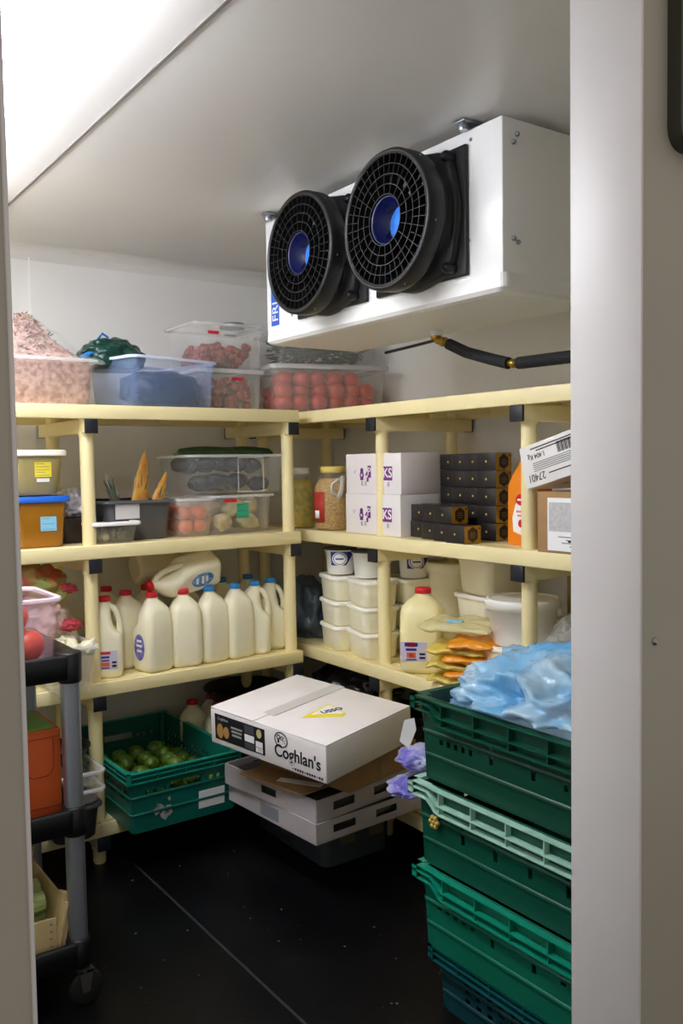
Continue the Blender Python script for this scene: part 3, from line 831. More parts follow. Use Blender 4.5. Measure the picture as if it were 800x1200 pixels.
# ------------------------------------------------------------------ low shelf, back wall : milk
z = Z[2]
def milk(label, loc, rz, cap, group=None, lab='side', s=1.0, m=M_milk, T=None):
    t = thing('milk_bottle', label, 'milk bottle', loc, rz, group)
    t.scale = (s, s, s)
    b = MB()
    lv = [(0, 0, .088, .088, .02), (.006, 0, .104, .104, .024), (.02, 0, .112, .112, .026), (.132, 0, .112, .112, .026), (.148, -.004, .104, .112, .027), (.162, -.014, .084, .111, .027), (.195, -.016, .074, .108, .028), (.212, -.014, .066, .098, .029), (.226, -.010, .058, .078, .027), (.236, -.005, .050, .056, .024), (.243, -.002, .041, .042, .02), (.248, 0, .037, .037, .0184), (.256, 0, .036, .036, .018)]
    b.rings([rrect(w, d, r, zz, 5, cx) for zz, cx, w, d, r in lv], 0, True, True)
    b.tube([(.008, 0, .236), (.028, 0, .228), (.041, 0, .208), (.047, 0, .180), (.048, 0, .150), (.042, 0, .130)], [.013, .0115, .0105, .010, .012, .016], 12, 0)
    b.build('body', m, t)
    b = MB(); b.lathe([(.0185, .250), (.0205, .251), (.0205, .264), (.0185, .268), (.001, .2685)], 20, 0, cap1=False); b.build('cap', cap, t)
    return t
M_lab = mat('label_purple', '5A4FA6', .5, col2='8E86C8', scale=60)
M_labb = mat('label_blue', '2F6DB5', .5, col2='7FA6D6', scale=60)
def side_label(t, wx, m, face='left', oval=True):
    b = MB()
    poly = ngon(24, .042, 0, .55) if oval else None
    decal(b, face, wx, .055, .06, 0, .0008, poly=[(x, y * 1.1) for x, y in poly] if poly else None)
    o = b.build('label', m, t)
    b = MB()
    T = face_matrix(face, wx)
    for yy, w in ((.018, .024), (.005, .028), (-.012, .02)):
        b.prism([(-w / 2, yy - .003), (w / 2, yy - .003), (w / 2, yy + .003), (-w / 2, yy + .003)], .0013, 0, T)
    b.build('print', M_paper, o)
def front_label(t, p, face, s=1):
    b = MB(); decal(b, face, p, .07 * s, .062 * s, 0, .0008); o = b.build('label', mat('label_pale', 'C9C4DC', .5), t)
    b = MB(); T = face_matrix(face, p)
    def q(x, y, w, h, m): b.prism([((x - w / 2) * s, (y - h / 2) * s), ((x + w / 2) * s, (y - h / 2) * s), ((x + w / 2) * s, (y + h / 2) * s), ((x - w / 2) * s, (y + h / 2) * s)], .0014, m, T)
    q(-.004, .024, .034, .008, 0); q(-.004, .010, .026, .007, 1); q(-.004, -.001, .024, .005, 1); q(-.004, -.014, .026, .014, 2); q(-.004, -.026, .026, .004, 1)
    q(.024, -.008, .014, .007, 3); q(.024, -.02, .014, .008, 3)
    q(-.025, .02, .01, .018, 1)
    b.build('print', [M_red, M_navy, mat('label_orange', 'D8663A', .5), M_ink], o)
# handles point along local +X
HB = math.radians(80)          # handle turned away from the room
t = milk('red capped milk bottle with a square front label, against the left post', (-.622, .10, z), math.radians(-22), M_red)
front_label(t, (.004, -.0565, .062), 'front')
milk('red capped milk bottle mostly hidden behind the left shelving post', (-.74, .24, z), math.radians(20), M_red)
milk('red capped milk bottle at the back, right of the bottle with the square label', (-.53, .33, z), HB, M_red)
t = milk('red capped milk bottle, purple label, half hidden behind the front one with the same label', (-.512, .19, z), math.radians(108), M_red)
def milk_side(label, loc, cap, m, rz=0):
    t = thing('milk_bottle', label, 'milk bottle', loc, rz)
    return t
def add_left_label(t, m):
    # the left face of a bottle whose handle points to the back is its local +Y side
    b = MB()
    T = Matrix(((-1, 0, 0, 0), (0, 0, 1, .0562), (0, 1, 0, .085), (0, 0, 0, 1)))
    b.prism([(x * 1.0, y * 1.25) for x, y in ngon(24, .036, 0, .8)], .0008, 0, T)
    o = b.build('label', m, t)
    b = MB()
    for yy, w in ((.022, .026), (.006, .032), (-.012, .026)):
        b.prism([(-w / 2, yy - .004), (w / 2, yy - .004), (w / 2, yy + .004), (-w / 2, yy + .004)], .0013, 0, T)
    b.build('print', M_paper, o)
add_left_label(t, M_lab)
t = milk('red capped milk bottle with oval purple label at the front edge, first in the row', (-.462, .078, z), math.radians(103), M_red); add_left_label(t, M_lab)
t = milk('red capped milk bottle in the front row, just left of the blue capped ones', (-.345, .078, z), HB, M_red)
t = milk('blue capped milk bottle, first blue one from the left in the front row', (-.240, .085, z), math.radians(97), M_blue); add_left_label(t, M_labb)
t = milk('blue capped milk bottle, second blue one from the left in the front row', (-.136, .085, z), math.radians(97), M_blue); add_left_label(t, M_labb)
t = milk('blue capped milk bottle with its handle to the front, third blue one from the left', (-.044, .10, z), math.radians(-30), M_blue)
t = milk('blue capped milk bottle at the right end of the front row beside the shelving post', (.045, .135, z), math.radians(-24), M_blue)
milk('blue capped milk bottle in the back row behind the second blue one', (-.095, .27, z), HB, M_blue)
milk('blue capped milk bottle in the back row behind the third blue one', (.03, .285, z), HB, M_blue)
milk('red capped milk bottle in the back row behind the front red ones', (-.40, .27, z), HB, M_red)
milk('blue capped milk bottle in the back row behind the first blue one', (-.26, .25, z), HB, M_blue)
# two bottles lying across the tops
t = milk('milk bottle lying on its side across the standing bottles, red cap to the left', (-.195, .13, z + .322), 0, M_red)
M_l = Matrix.Translation((-.20, .115, z + .338)) @ Matrix.Rotation(math.radians(-102), 4, 'Y') @ Matrix.Rotation(math.radians(-28), 4, 'Z')
t.matrix_world = M_l
b = MB(); T = Matrix(((0, 0, -1, .0), (0, 1, 0, 0), (0, 0, 1, 0), (0, 0, 0, 1)))
b = MB(); b.prism([(x, y * 1.2) for x, y in ngon(24, .036, 0, .8)], .0008, 0, Matrix(((1, 0, 0, .0), (0, 0, -1, -.0562), (0, 1, 0, .08), (0, 0, 0, 1))))
o_ = b.build('label', M_labb, t)
b = MB()
for yy, w in ((.022, .026), (.0, .034), (-.016, .026)): b.prism([(-w / 2, yy - .005), (w / 2, yy - .005), (w / 2, yy + .005), (-w / 2, yy + .005)], .0013, 0, Matrix(((1, 0, 0, .0), (0, 0, -1, -.0562), (0, 1, 0, .08), (0, 0, 0, 1))))
b.build('print', M_paper, o_)
t = milk('milk bottle lying behind the other lying one, close to the back wall', (-.30, .30, z + .325), 0, M_red)
t.matrix_world = Matrix.Translation((-.43, .31, z + .328)) @ Matrix.Rotation(math.radians(88), 4, 'Y') @ Matrix.Rotation(math.radians(150), 4, 'Z')
# garlic tub hanging over the shelf edge left of the post
t = tub('storage_tub', 'clear tub of garlic overhanging the low shelf left of the post', 'tub', (-.792, .022, z), .115, .19, .15, .23, .145, (mat('clear_milky', 'E4E2DC', .2, alpha=.22), M_clearrim), r=.02)
g = thing('garlic_bulb', '', 'garlic', (0, 0, 0))
b = MB()
prof = [(.001, 0), (.018, .001), (.026, .012), (.025, .024), (.013, .036), (.006, .045), (.005, .055)]
b.rings([[(r * (1 + .10 * math.cos(8 * a)) * math.cos(a), r * (1 + .10 * math.cos(8 * a)) * math.sin(a), zz) for a in [2 * PI * k / 48 for k in range(48)]] for r, zz in prof], 0)
b.build('cloves', mat('garlic_skin', 'E8E2C4', .6, var=.08, scale=30), g)
b = MB(); b.lathe([(.009, -.001), (.01, .0015), (.006, .003)], 10); b.build('root_base', mat('garlic_root', 'B9A878', .8), g)
gp = [(-.835, -.055, z + .118, .4, .3), (-.782, -.06, z + .12, -.4, .5), (-.742, -.04, z + .118, .3, -.6), (-.815, -.01, z + .12, -.5, -.2), (-.765, .005, z + .122, .6, .2), (-.80, .06, z + .118, .2, .6), (-.750, .065, z + .12, -.4, -.4)]
for i, (x, y, zz, a, c_) in enumerate(gp):
    o = g if i == 0 else dup(g, (x, y, zz))
    o.location = (x, y, zz); o.rotation_euler = (a, c_, i * 1.1)
    tag(o, 'white garlic bulb in the clear tub left of the shelving post', 'garlic', 'garlic bulbs in the tub')
t = bag('garlic_net', 'clear bag of garlic with red trim leaning on the garlic tub', (-.825, .10, z + .17), (.075, .07, .07), mat('bag_rosy', 'E3C4BE', .15, alpha=.55, bump=.6, bscale=40), 12, .25)
b = MB(); b.ball((.070, -.045, .022), .030, 0, 4, .6, 3, 3, (1.2, .5, .6)); b.build('red_trim', mat('red_film', 'D8485A', .25, alpha=.7, bump=.8, bscale=60), t)
t = bag('vegetable_bag', 'printed bag of mixed red, green and yellow vegetables above the pink box', (-.875, .13, z + .262), (.13, .09, .085), mat('veg_print', '9AA05A', .25, col2='B5533A', scale=14, bump=.5, bscale=40), 15, .22)
b = MB(); rnd = random.Random(5)
for i in range(16):
    p = Vector((rnd.uniform(-.08, .09), rnd.uniform(-.07, .0), 0)); p.z = .085 - .3 * abs(p.x) + rnd.uniform(-.01, .01)
    b.ball(p, rnd.uniform(.012, .022), i % 3, 2, .25, 3, i, (1, 1, .6))
b.build('vegetable_pieces', [mat('veg_red', 'C3402F', .4), mat('veg_yellow', 'E3C043', .4), mat('veg_green', '4F7A34', .4)], t)
b = MB(); b.ball((.115, -.04, .045), .034, 0, 4, .5, 3, 7, (1.2, .5, .5)); b.build('red_end', mat('red_film', 'D8485A', .25, alpha=.7), t)
b = MB()
t = tub('storage_tub', 'clear tub under the vegetable bag on the low shelf behind the trolley', 'tub', (-.955, .17, z), .18, .22, .21, .25, .24, (M_frost, M_clearrim), r=.02)

# ------------------------------------------------------------------ low shelf, right wall
z = Z[2]
bag('dark_bag', 'dark grey blue bag slumped in the far low shelf corner beside the cream tubs', (.30, .26, z), (.11, .13, .15), mat('bag_slate', '5B6A78', .2, alpha=.85, bump=.7, bscale=35), 21, .25)
def cream_tub(label, loc, rz=0, group='stacked cream tubs'):
    return tub('cream_tub', label, 'tub', loc, .158, .125, .170, .137, .086, (M_tub, M_tub), rz, group, r=.022, rim=.0025, lid=mat('tub_lid_cream', 'FAF7EA', .35), lidh=.007)
names = ['bottom', 'middle', 'top']
first = None
for (x, y, rz, who) in ((.268, -.035, PI / 2 - .25, 'far stack by the dark bag'), (.262, -.222, PI / 2 - .25, 'near stack beside the shelving post'), (.41, -.27, PI / 2 - .2, 'back stack behind the post')):
    for k in range(3):
        lb = f'cream plastic tub, {names[k]} of the three in the {who}'
        loc = (x, y, z + .0935 * k)
        if first is None: first = cream_tub(lb, loc, rz)
        else: dup(first, loc, rz, lb)
def yog(label, loc, rz, logo=True):
    t = thing('yoghurt_pot', label, 'pot', loc, rz)
    t.scale = (1.15, 1.15, 1.0)
    b = MB()
    b.lathe([(.040, 0), (.043, .004), (.049, .088), (.0535, .089), (.0535, .094)], 30, 0); b.build('body', M_white, t)
    b = MB(); b.lathe([(.0545, .092), (.055, .094), (.055, .099), (.051, .1), (.05, .0985)], 30, 0); b.build('lid', mat('dark_lid', '3B3A38', .35), t)
    if logo:
        b = MB()
        n = 20; vs = []; fs = []
        a0, a1 = math.radians(195), math.radians(300)
        for i in range(n + 1):
            a = a0 + (a1 - a0) * i / n
            zl = .035 if i < 13 else .035 + (i - 12) * .0065
            for zz in (zl, .086):
                r = .0432 + .0058 * zz / .088 + .0006
                vs.append((r * math.cos(a), r * math.sin(a), zz))
        fs = [(2 * i, 2 * i + 2, 2 * i + 3, 2 * i + 1) for i in range(n)]
        b.add(vs, fs, 0, True)
        w = b.build('navy_band', M_navy, t)
        b = MB()
        am = math.radians(232)
        T = Matrix.Translation((.0485 * math.cos(am), .0485 * math.sin(am), .060)) @ Matrix.Rotation(am + PI / 2, 4, 'Z') @ Matrix.Rotation(PI / 2, 4, 'X')
        for i in range(30):
            p, q = 2 * PI * i / 30, 2 * PI * (i + 1) / 30
            def pt(rr, aa):
                x, y = rr * math.cos(aa), rr * math.sin(aa)
                return (x, y, -(.0485 - math.sqrt(max(0, .0485 ** 2 - x * x))) + .0012)
            b.add([T @ Vector(pt(.0215, p)), T @ Vector(pt(.0248, p)), T @ Vector(pt(.0248, q)), T @ Vector(pt(.0215, q))], [(0, 1, 2, 3)])
            b.add([T @ Vector((0, 0, .0012)), T @ Vector(pt(.019, p)), T @ Vector(pt(.019, q))], [(0, 1, 2)])
        b.build('logo_ring', M_white, w)
        b = MB(); b.prism([(-.013, -.0025), (.013, -.0025), (.013, .0025), (-.013, .0025)], .0012, 0, T @ Matrix.Translation((0, 0, .001))); b.build('logo_print', M_navy, w)
    return t
yt = z + .2825
yog('white yoghurt pot with navy band and round logo on the far cream tub stack', (.258, -.03, yt), 0)
yog('plain side white yoghurt pot on the near cream tub stack', (.270, -.19, yt), 1.9)
yog('navy banded yoghurt pot right of the shelving post on the back tub stack', (.395, -.30, yt), .15)
t = thing('storage_drum', 'tall cream plastic drum at the back of the low shelf behind the milk jug', 'drum', (.50, -.40, z))
b = MB(); b.lathe([(.085, 0), (.09, .006), (.095, .30), (.10, .302), (.10, .315)], 30, 0); b.build('body', M_tub, t)
b = MB(); b.lathe([(.103, .312), (.104, .318), (.104, .335), (.098, .34), (.09, .336)], 30, 0); b.build('lid', M_tub, t)
for k, nm in enumerate(('lowest', 'middle', 'topmost')):
    tub('square_tub', f'large square cream tub, {nm} of the three behind the milk jug', 'tub', (.455, -.625 - .008 * k, z + .128 * k), .165, .165, .185, .185, .122, (M_tub, M_tub), math.radians(-8), 'large square tubs', r=.03, rim=.005, lid=mat('tub_lid_cream', 'FAF7EA', .35), lidh=.006)
# the big jug
t = milk('large cream milk jug with a red cap and front label beside the yellow sachets', (.256, -.512, z), math.radians(45), M_red, s=1.0, m=M_milk2)
t.scale = (1.35, 1.35, 1.04)
b = MB()
def jug_label(t):
    # on the face that looks into the room (local -Y after the turn)
    T = Matrix.Translation((0, 0, 0)) @ face_matrix('left', (-.0564, .020, .074))
    b = MB(); b.prism([(-.032, -.03), (.032, -.03), (.032, .03), (-.032, .03)], .0008, 0, T); o = b.build('label', mat('label_pale', 'C9C4DC', .5), t)
    b = MB()
    def q(x, y, w, h, m): b.prism([(x - w / 2, y - h / 2), (x + w / 2, y - h / 2), (x + w / 2, y + h / 2), (x - w / 2, y + h / 2)], .0014, m, T)
    q(-.006, .022, .032, .012, 1); q(-.006, .022, .018, .014, 0); q(-.006, .006, .026, .008, 1); q(-.006, -.012, .022, .018, 2); q(-.006, -.012, .008, .01, 0); q(.021, -.008, .014, .007, 3); q(.021, -.02, .014, .007, 3); q(-.006, -.026, .026, .004, 1)
    b.build('print', [M_red, M_navy, mat('label_orange', 'D8663A', .5), M_ink], o)
jug_label(t)
# yellow and orange sachets in a heap
M_sach = [mat('sachet_yellow', 'E2C85A', .2, alpha=.9, bump=.6, bscale=40), mat('sachet_orange', 'EE9A22', .25, bump=.6, bscale=40), mat('sachet_clear', 'E8DFA8', .15, alpha=.6, bump=.8, bscale=40)]
def sachet(label, loc, w, d, h, m, rz, tilt=0, seed=0):
    b = MB(); n = 18; vs = []; fs = []
    for side in (1, -1):
        for j in range(n + 1):
            for i in range(n + 1):
                u, v = i / n * 2 - 1, j / n * 2 - 1
                e = max(0, (1 - u ** 4) * (1 - v ** 4)) ** .5
                vs.append((u * w / 2 + .004 * noise.noise(Vector((u * 3, v * 3, seed))), v * d / 2, side * (h / 2 * e + .0015) + .012 * noise.noise(Vector((u * 2.2, v * 2.2, seed * 2 + 5)))))
    N = (n + 1) ** 2
    for s in (0, 1):
        for j in range(n):
            for i in range(n):
                q = s * N + j * (n + 1) + i
                fs.append((q, q + 1, q + n + 2, q + n + 1))
    ed = [i for i in range(n + 1)] + [(j) * (n + 1) + n for j in range(1, n + 1)] + [n * (n + 1) + i for i in range(n - 1, -1, -1)] + [j * (n + 1) for j in range(n - 1, 0, -1)]
    for k in range(len(ed)):
        a, c = ed[k], ed[(k + 1) % len(ed)]
        fs.append((a, c, c + N, a + N))
    b.add(vs, fs, 0, True)
    o = b.build('food_sachet', m, None, loc)
    o.rotation_euler = (tilt, 0, rz)
    return tag(o, label, 'sachet', 'sachets heaped on the right low shelf')
sx, sy = .245, -.745
ang = math.radians(-62)
for k, (lb, m, dx, w) in enumerate((('pale yellow food sachet at the bottom of the heap beside the milk jug', 0, -.02, .19), ('orange food sachet second from the bottom of the heap', 1, .03, .17), ('yellow food sachet third from the bottom of the heap', 0, -.02, .20), ('orange food sachet fourth from the bottom of the heap', 1, .035, .17), ('yellow food sachet fifth from the bottom of the heap', 0, -.015, .19), ('orange food sachet at the top of the coloured heap', 1, .04, .16))):
    sachet(lb, (sx + dx * .3 - .004 * k, sy - dx * 1.0, z + .018 + .024 * k), w, .15, .024, M_sach[m], ang + .12 * (k % 3 - 1), .05, k)
sachet('clear packet with a blue mark sloping on top of the sachet heap', (sx - .02, sy + .02, z + .185), .24, .13, .028, M_sach[2], ang - .1, .12, 9)
tp = [o for o in COL.objects if o.get('label', '').startswith('clear packet with a blue')][0]
b = MB(); b.box(-.03, .02, -.035, -.012, .016, .021, 0, .001); b.build('blue_mark', M_cyan, tp)
# white bucket standing on a cream tub
tub('cream_tub', 'wide cream tub under the white bucket', 'tub', (.335, -.885, z), .20, .20, .225, .225, .135, (M_tub, M_tub), 0, None, r=.03, rim=.005, lid=mat('tub_lid_cream', 'FAF7EA', .35), lidh=.006)
t = thing('bucket', 'white plastic bucket with lid and handle behind the right shelving post', 'bucket', (.335, -.888, z + .142))
t.scale = (.92, .92, .95)
b = MB(); b.lathe([(.100, 0), (.104, .004), (.113, .112), (.121, .114), (.121, .124), (.115, .125)], 40, 0); b.build('body', M_white, t)
b = MB(); b.lathe([(.122, .118), (.126, .121), (.126, .138), (.122, .146), (.114, .147), (.110, .142)], 40, 0); b.build('lid', M_white, t)
b = MB()
for s in (-1, 1): b.lathe([(.012, 0), (.012, .01), (.008, .013)], 12, 0, T=Matrix.Rotation(math.radians(115), 4, 'Z') @ Matrix.Translation((s * .118, 0, .108)) @ Matrix.Rotation(s * PI / 2, 4, 'Y'))
R_ = Matrix.Rotation(math.radians(115), 4, 'Z')
b.tube([R_ @ Vector((.13 * math.cos(a), -.13 * math.sin(a), .106 - .05 * math.sin(a))) for a in [PI * k / 24 for k in range(25)]], .0035, 8)
b.build('handle', M_white, t)
bag('clear_bag', 'crumpled clear plastic bag at the right end of the low shelf', (.335, -1.14, z + .06), (.12, .12, .12), mat('bag_clear', 'D5D7D5', .12, alpha=.38, bump=.8, bscale=35), 27, .3)
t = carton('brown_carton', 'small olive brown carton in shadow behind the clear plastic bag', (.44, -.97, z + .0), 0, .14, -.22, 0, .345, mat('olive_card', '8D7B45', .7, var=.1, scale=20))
b = MB()

# ------------------------------------------------------------------ bottom tier
z = Z[3]
def panel(b, w, h, holes, t, T, m=0):
    xs = sorted(set([-w / 2, w / 2] + [v for hl in holes for v in (hl[0], hl[1])])); ys = sorted(set([0, h] + [v for hl in holes for v in (hl[2], hl[3])]))
    def hole(i, j):
        if i < 0 or j < 0 or i >= len(xs) - 1 or j >= len(ys) - 1: return True
        cx, cy = (xs[i] + xs[i + 1]) / 2, (ys[j] + ys[j + 1]) / 2
        return any(a < cx < b_ and c < cy < d for a, b_, c, d in holes)
    for i in range(len(xs) - 1):
        for j in range(len(ys) - 1):
            if hole(i, j): continue
            a, c, d, e = xs[i], xs[i + 1], ys[j], ys[j + 1]
            b.add([(a, d, 0), (c, d, 0), (c, e, 0), (a, e, 0), (a, d, -t), (c, d, -t), (c, e, -t), (a, e, -t)],
                  [(0, 1, 2, 3), (7, 6, 5, 4)] + ([(0, 3, 7, 4)] if hole(i - 1, j) else []) + ([(1, 5, 6, 2)] if hole(i + 1, j) else []) + ([(0, 4, 5, 1)] if hole(i, j - 1) else []) + ([(3, 2, 6, 7)] if hole(i, j + 1) else []), m, False, T)
def crate(name, label, loc, L, W, h, m, mr, rz=0, holes_l=(), holes_s=(), wave=True, group=None, taper=.012, flang=.016):
    """open plastic crate; L along local X, W along local Y"""
    t = thing(name, label, 'crate', loc, rz, group)
    b = MB()
    al = math.atan2(taper, h)
    for k, (w, o, hl) in enumerate(((L, W / 2, holes_l), (W, L / 2, holes_s), (L, W / 2, holes_l), (W, L / 2, holes_s))):
        T = Matrix.Rotation(k * PI / 2, 4, 'Z') @ Matrix.Translation((0, -o + taper, .004)) @ Matrix.Rotation(PI / 2 + al, 4, 'X')
        panel(b, w - .022, h - .004, hl, .003, T)
    # rounded corners
    for sx in (-1, 1):
        for sy in (-1, 1):
            b.tube([(sx * (L / 2 - .012 - taper), sy * (W / 2 - .012 - taper), .004), (sx * (L / 2 - .012), sy * (W / 2 - .012), h)], .0125, 12, 0)
    b.rings([rrect(L - 2 * taper, W - 2 * taper, .014, zz) for zz in (0, .005)], 0)
    # two shallow ribs around the wall
    for f in (.30, .58):
        o = taper * (1 - f)
        b.rings([rrect(L - 2 * o + e, W - 2 * o + e, .014, zz) for zz, e in ((h * f - .006, -.001), (h * f - .003, .006), (h * f + .003, .006), (h * f + .006, -.001))], 0, False, False)
    b.build('body', m, t)
    # rim: stacked thin flanges joined by upright webs
    b = MB()
    def off(u):
        if not wave: return 0
        u = abs(u)
        s = max(0, min(1, (.40 - u) / .06)); s = s * s * (3 - 2 * s)
        return -.022 * s
    for k, (w, o) in enumerate(((L, W / 2), (W, L / 2), (L, W / 2), (W, L / 2))):
        T = Matrix.Rotation(k * PI / 2, 4, 'Z')
        wv = wave and k % 2 == 0
        n = 48
        for lev, (z0, amp) in enumerate(((h, .15), (h - .014, 1.0), (h - .031, 1.15))):
            vs = []
            for i in range(n + 1):
                u = -.5 + i / n
                x = u * (w + 2 * flang)
                zz = z0 + (off(u) * amp if wv else 0)
                vs += [(x, -o - flang, zz), (x, -o + .004, zz), (x, -o + .004, zz - .0035), (x, -o - flang, zz - .0035)]
            fs = []
            for i in range(n):
                q = i * 4
                for e in range(4): fs.append((q + e, q + (e + 1) % 4, q + 4 + (e + 1) % 4, q + 4 + e))
            fs += [(0, 1, 2, 3), (4 * n, 4 * n + 3, 4 * n + 2, 4 * n + 1)]
            b.add(vs, fs, 0, False, T)
        nw = 6 if k % 2 == 0 else 4
        for i in range(nw + 1):
            u = -.5 + i / nw
            d = off(u) * 1.15 if wv else 0
            x = u * (w + 2 * flang - .004)
            d0 = off(u) * .15 if wv else 0
            b.box(x - .0015, x + .0015, -o - flang + .002, -o + .002, h - .033 + d, h + d0 - .001, T=T)
    b.build('rim', mr, t)
    return t
hs = [(-.17 + .026 * i, -.156 + .026 * i, zz, zz + .011) for i in range(5) for zz in (.060, .085)] + [(.07 + .026 * i, .084 + .026 * i, zz, zz + .011) for i in range(5) for zz in (.060, .085)]
grip = [(-.055, .055, .115, .142)]
lime_m = M_grn2
lc = crate('produce_crate', 'sea green crate of limes sticking out from the bottom shelf at the left', (-.460, .145, z), .60, .385, .20, M_grn2, mat('sea_green_rim', '14917B', .35, var=.1, scale=9), PI / 2,
           [(-.24 + .03 * i, -.225 + .03 * i, zz, zz + .012) for i in range(17) for zz in (.095, .12)], [(-.14 + .028 * i, -.126 + .028 * i, .118, .133) for i in (0, 1, 2)] + grip + [(.085 + .028 * i, .099 + .028 * i, .118, .133) for i in range(3)], wave=False, flang=.010)
# local -X.. the short side that faces the room
def on_short(p, w, h, m, name, T0):
    b = MB(); b.prism([(-w / 2, -h / 2), (w / 2, -h / 2), (w / 2, h / 2), (-w / 2, h / 2)], .0008, 0, T0 @ Matrix.Translation((p[0], p[1], 0)))
    return b.build(name, m, lc)
al = math.atan2(.012, .20)
T0 = Matrix.Rotation(3 * PI / 2, 4, 'Z') @ Matrix.Translation((0, -.30 + .012 - .0005, .004)) @ Matrix.Rotation(PI / 2 + al, 4, 'X')
on_short((.095, .055), .095, .06, M_paper, 'paper_label', T0)
b = MB(); rnd = random.Random(2)
for i in range(9):
    x, y = -.075 + rnd.uniform(-.03, .02), .06 + rnd.uniform(-.035, .03)
    b.prism([(p[0] * rnd.uniform(.5, 1.3) , p[1] * rnd.uniform(.5, 1.3)) for p in ngon(7, rnd.uniform(.006, .016), i)], .0008, 0, T0 @ Matrix.Translation((x, y, .0002)))
b.build('torn_paper', M_gcard, lc)
lime = MB(); lime.ball((0, 0, 0), .029, 0, 3, .015, 2, 1, (1.12, .98, .98)); lime.ball((.031, 0, 0), .007, 0, 2)
lime = lime.build('lime', mat('lime_skin', '5E7F22', .38, col2='3C5A17', scale=25, bump=.15, bscale=200))
q = MB(); q.lathe([(.004, 0), (.004, .002), (.002, .003)], 8, 0, T=Matrix.Translation((-.031, 0, 0)) @ Matrix.Rotation(-PI / 2, 4, 'Y')); q.build('stalk', M_stalk, lime)
pts = []
rnd = random.Random(11)
for lay, (zz, nx, ny) in enumerate(((z + .036, 5, 8), (z + .084, 5, 7), (z + .130, 4, 6))):
    for i in range(nx):
        for jx in range(ny):
            x = -.605 + .066 * i + (.033 if lay % 2 else 0) + rnd.uniform(-.004, .004); y = -.10 + .064 * jx + (.032 if lay % 2 else 0) + rnd.uniform(-.004, .004)
            if lay == 2 and (i + jx) % 5 == 4: continue
            pts.append(Vector((x, y, zz + rnd.uniform(-.004, .004))))
pts = [p for p in pts if not (p.z > z + .11 and p.y > .24)]
scatter(lime, pts, 'green lime in the sea green crate', 'lime', 'limes in the crate')
# milk behind the white potato carton, on the bottom shelf
for (x, y, lb) in ((-.215, .30, 'red capped milk bottle on the bottom shelf behind the lime crate, leftmost'), (-.12, .33, 'red capped milk bottle on the bottom shelf behind the lime crate, rightmost'), (-.165, .19, 'red capped milk bottle on the bottom shelf behind the lime crate, nearest')):
    milk(lb, (x, y, z + .0), HB, M_red)
t = thing('bowl', 'black shallow bowl on the bottom shelf in the dark corner', 'bowl', (.0, .28, z + .20))
b = MB(); b.lathe([(.07, 0), (.13, .05), (.15, .085), (.156, .087), (.15, .09), (.125, .055), (.065, .008)], 36, 0); b.build('body', M_black, t)
b = MB(); b.lathe([(.151, .083), (.159, .085), (.159, .093), (.151, .091)], 36, 0, cap0=False, cap1=False); b.build('rim', M_black, t)
crate('storage_crate', 'black plastic crate on the bottom shelf in the dark corner under the bowl', (.01, .26, z), .16, .30, .198, M_black, M_black, 0, (), (), False, flang=.006)
crate('storage_crate', 'black crate on the bottom shelf of the right unit, behind the white potato carton', (.385, .02, z), .38, .55, .20, M_black, M_black, 0, (), (), False, flang=.008)
bag('bin_bag', 'black bag bulging over the black crate under the cream tubs', (.34, .0, z + .19), (.13, .22, .11), mat('bag_black', '14161A', .22, bump=.7, bscale=30), 31, .25)
# trays, tin and bowl between trolley and lime crate
for k in range(2):
    tub('food_tray', f'shallow clear tray beside the trolley, {"lower" if k == 0 else "upper"} of two', 'tray', (-.80, .01, z + .115 + .055 * k), .14, .22, .16, .245, .05, (mat('clear_smoke', 'CFCDC4', .15, alpha=.16), M_clearrim), 0, None, r=.02, rim=.01)
tub('storage_tub', 'dark grey tub under the clear trays beside the trolley', 'tub', (-.80, .01, z), .13, .20, .15, .23, .112, (mat('tub_charcoal', '3A3B3F', .4), mat('tub_charcoal', '3A3B3F', .4)), 0, None, r=.03)
t = thing('bowl', 'black round bowl on top of the clear trays beside the trolley', 'bowl', (-.80, .01, z + .226))
b = MB(); b.lathe([(.04, 0), (.068, .03), (.074, .05), (.078, .052), (.074, .054), (.064, .032), (.036, .006)], 30, 0); b.build('body', M_black, t)
b = MB(); b.lathe([(.0745, .048), (.081, .05), (.081, .056), (.0745, .0555)], 30, 0, cap0=False, cap1=False); b.build('rim', M_black, t)

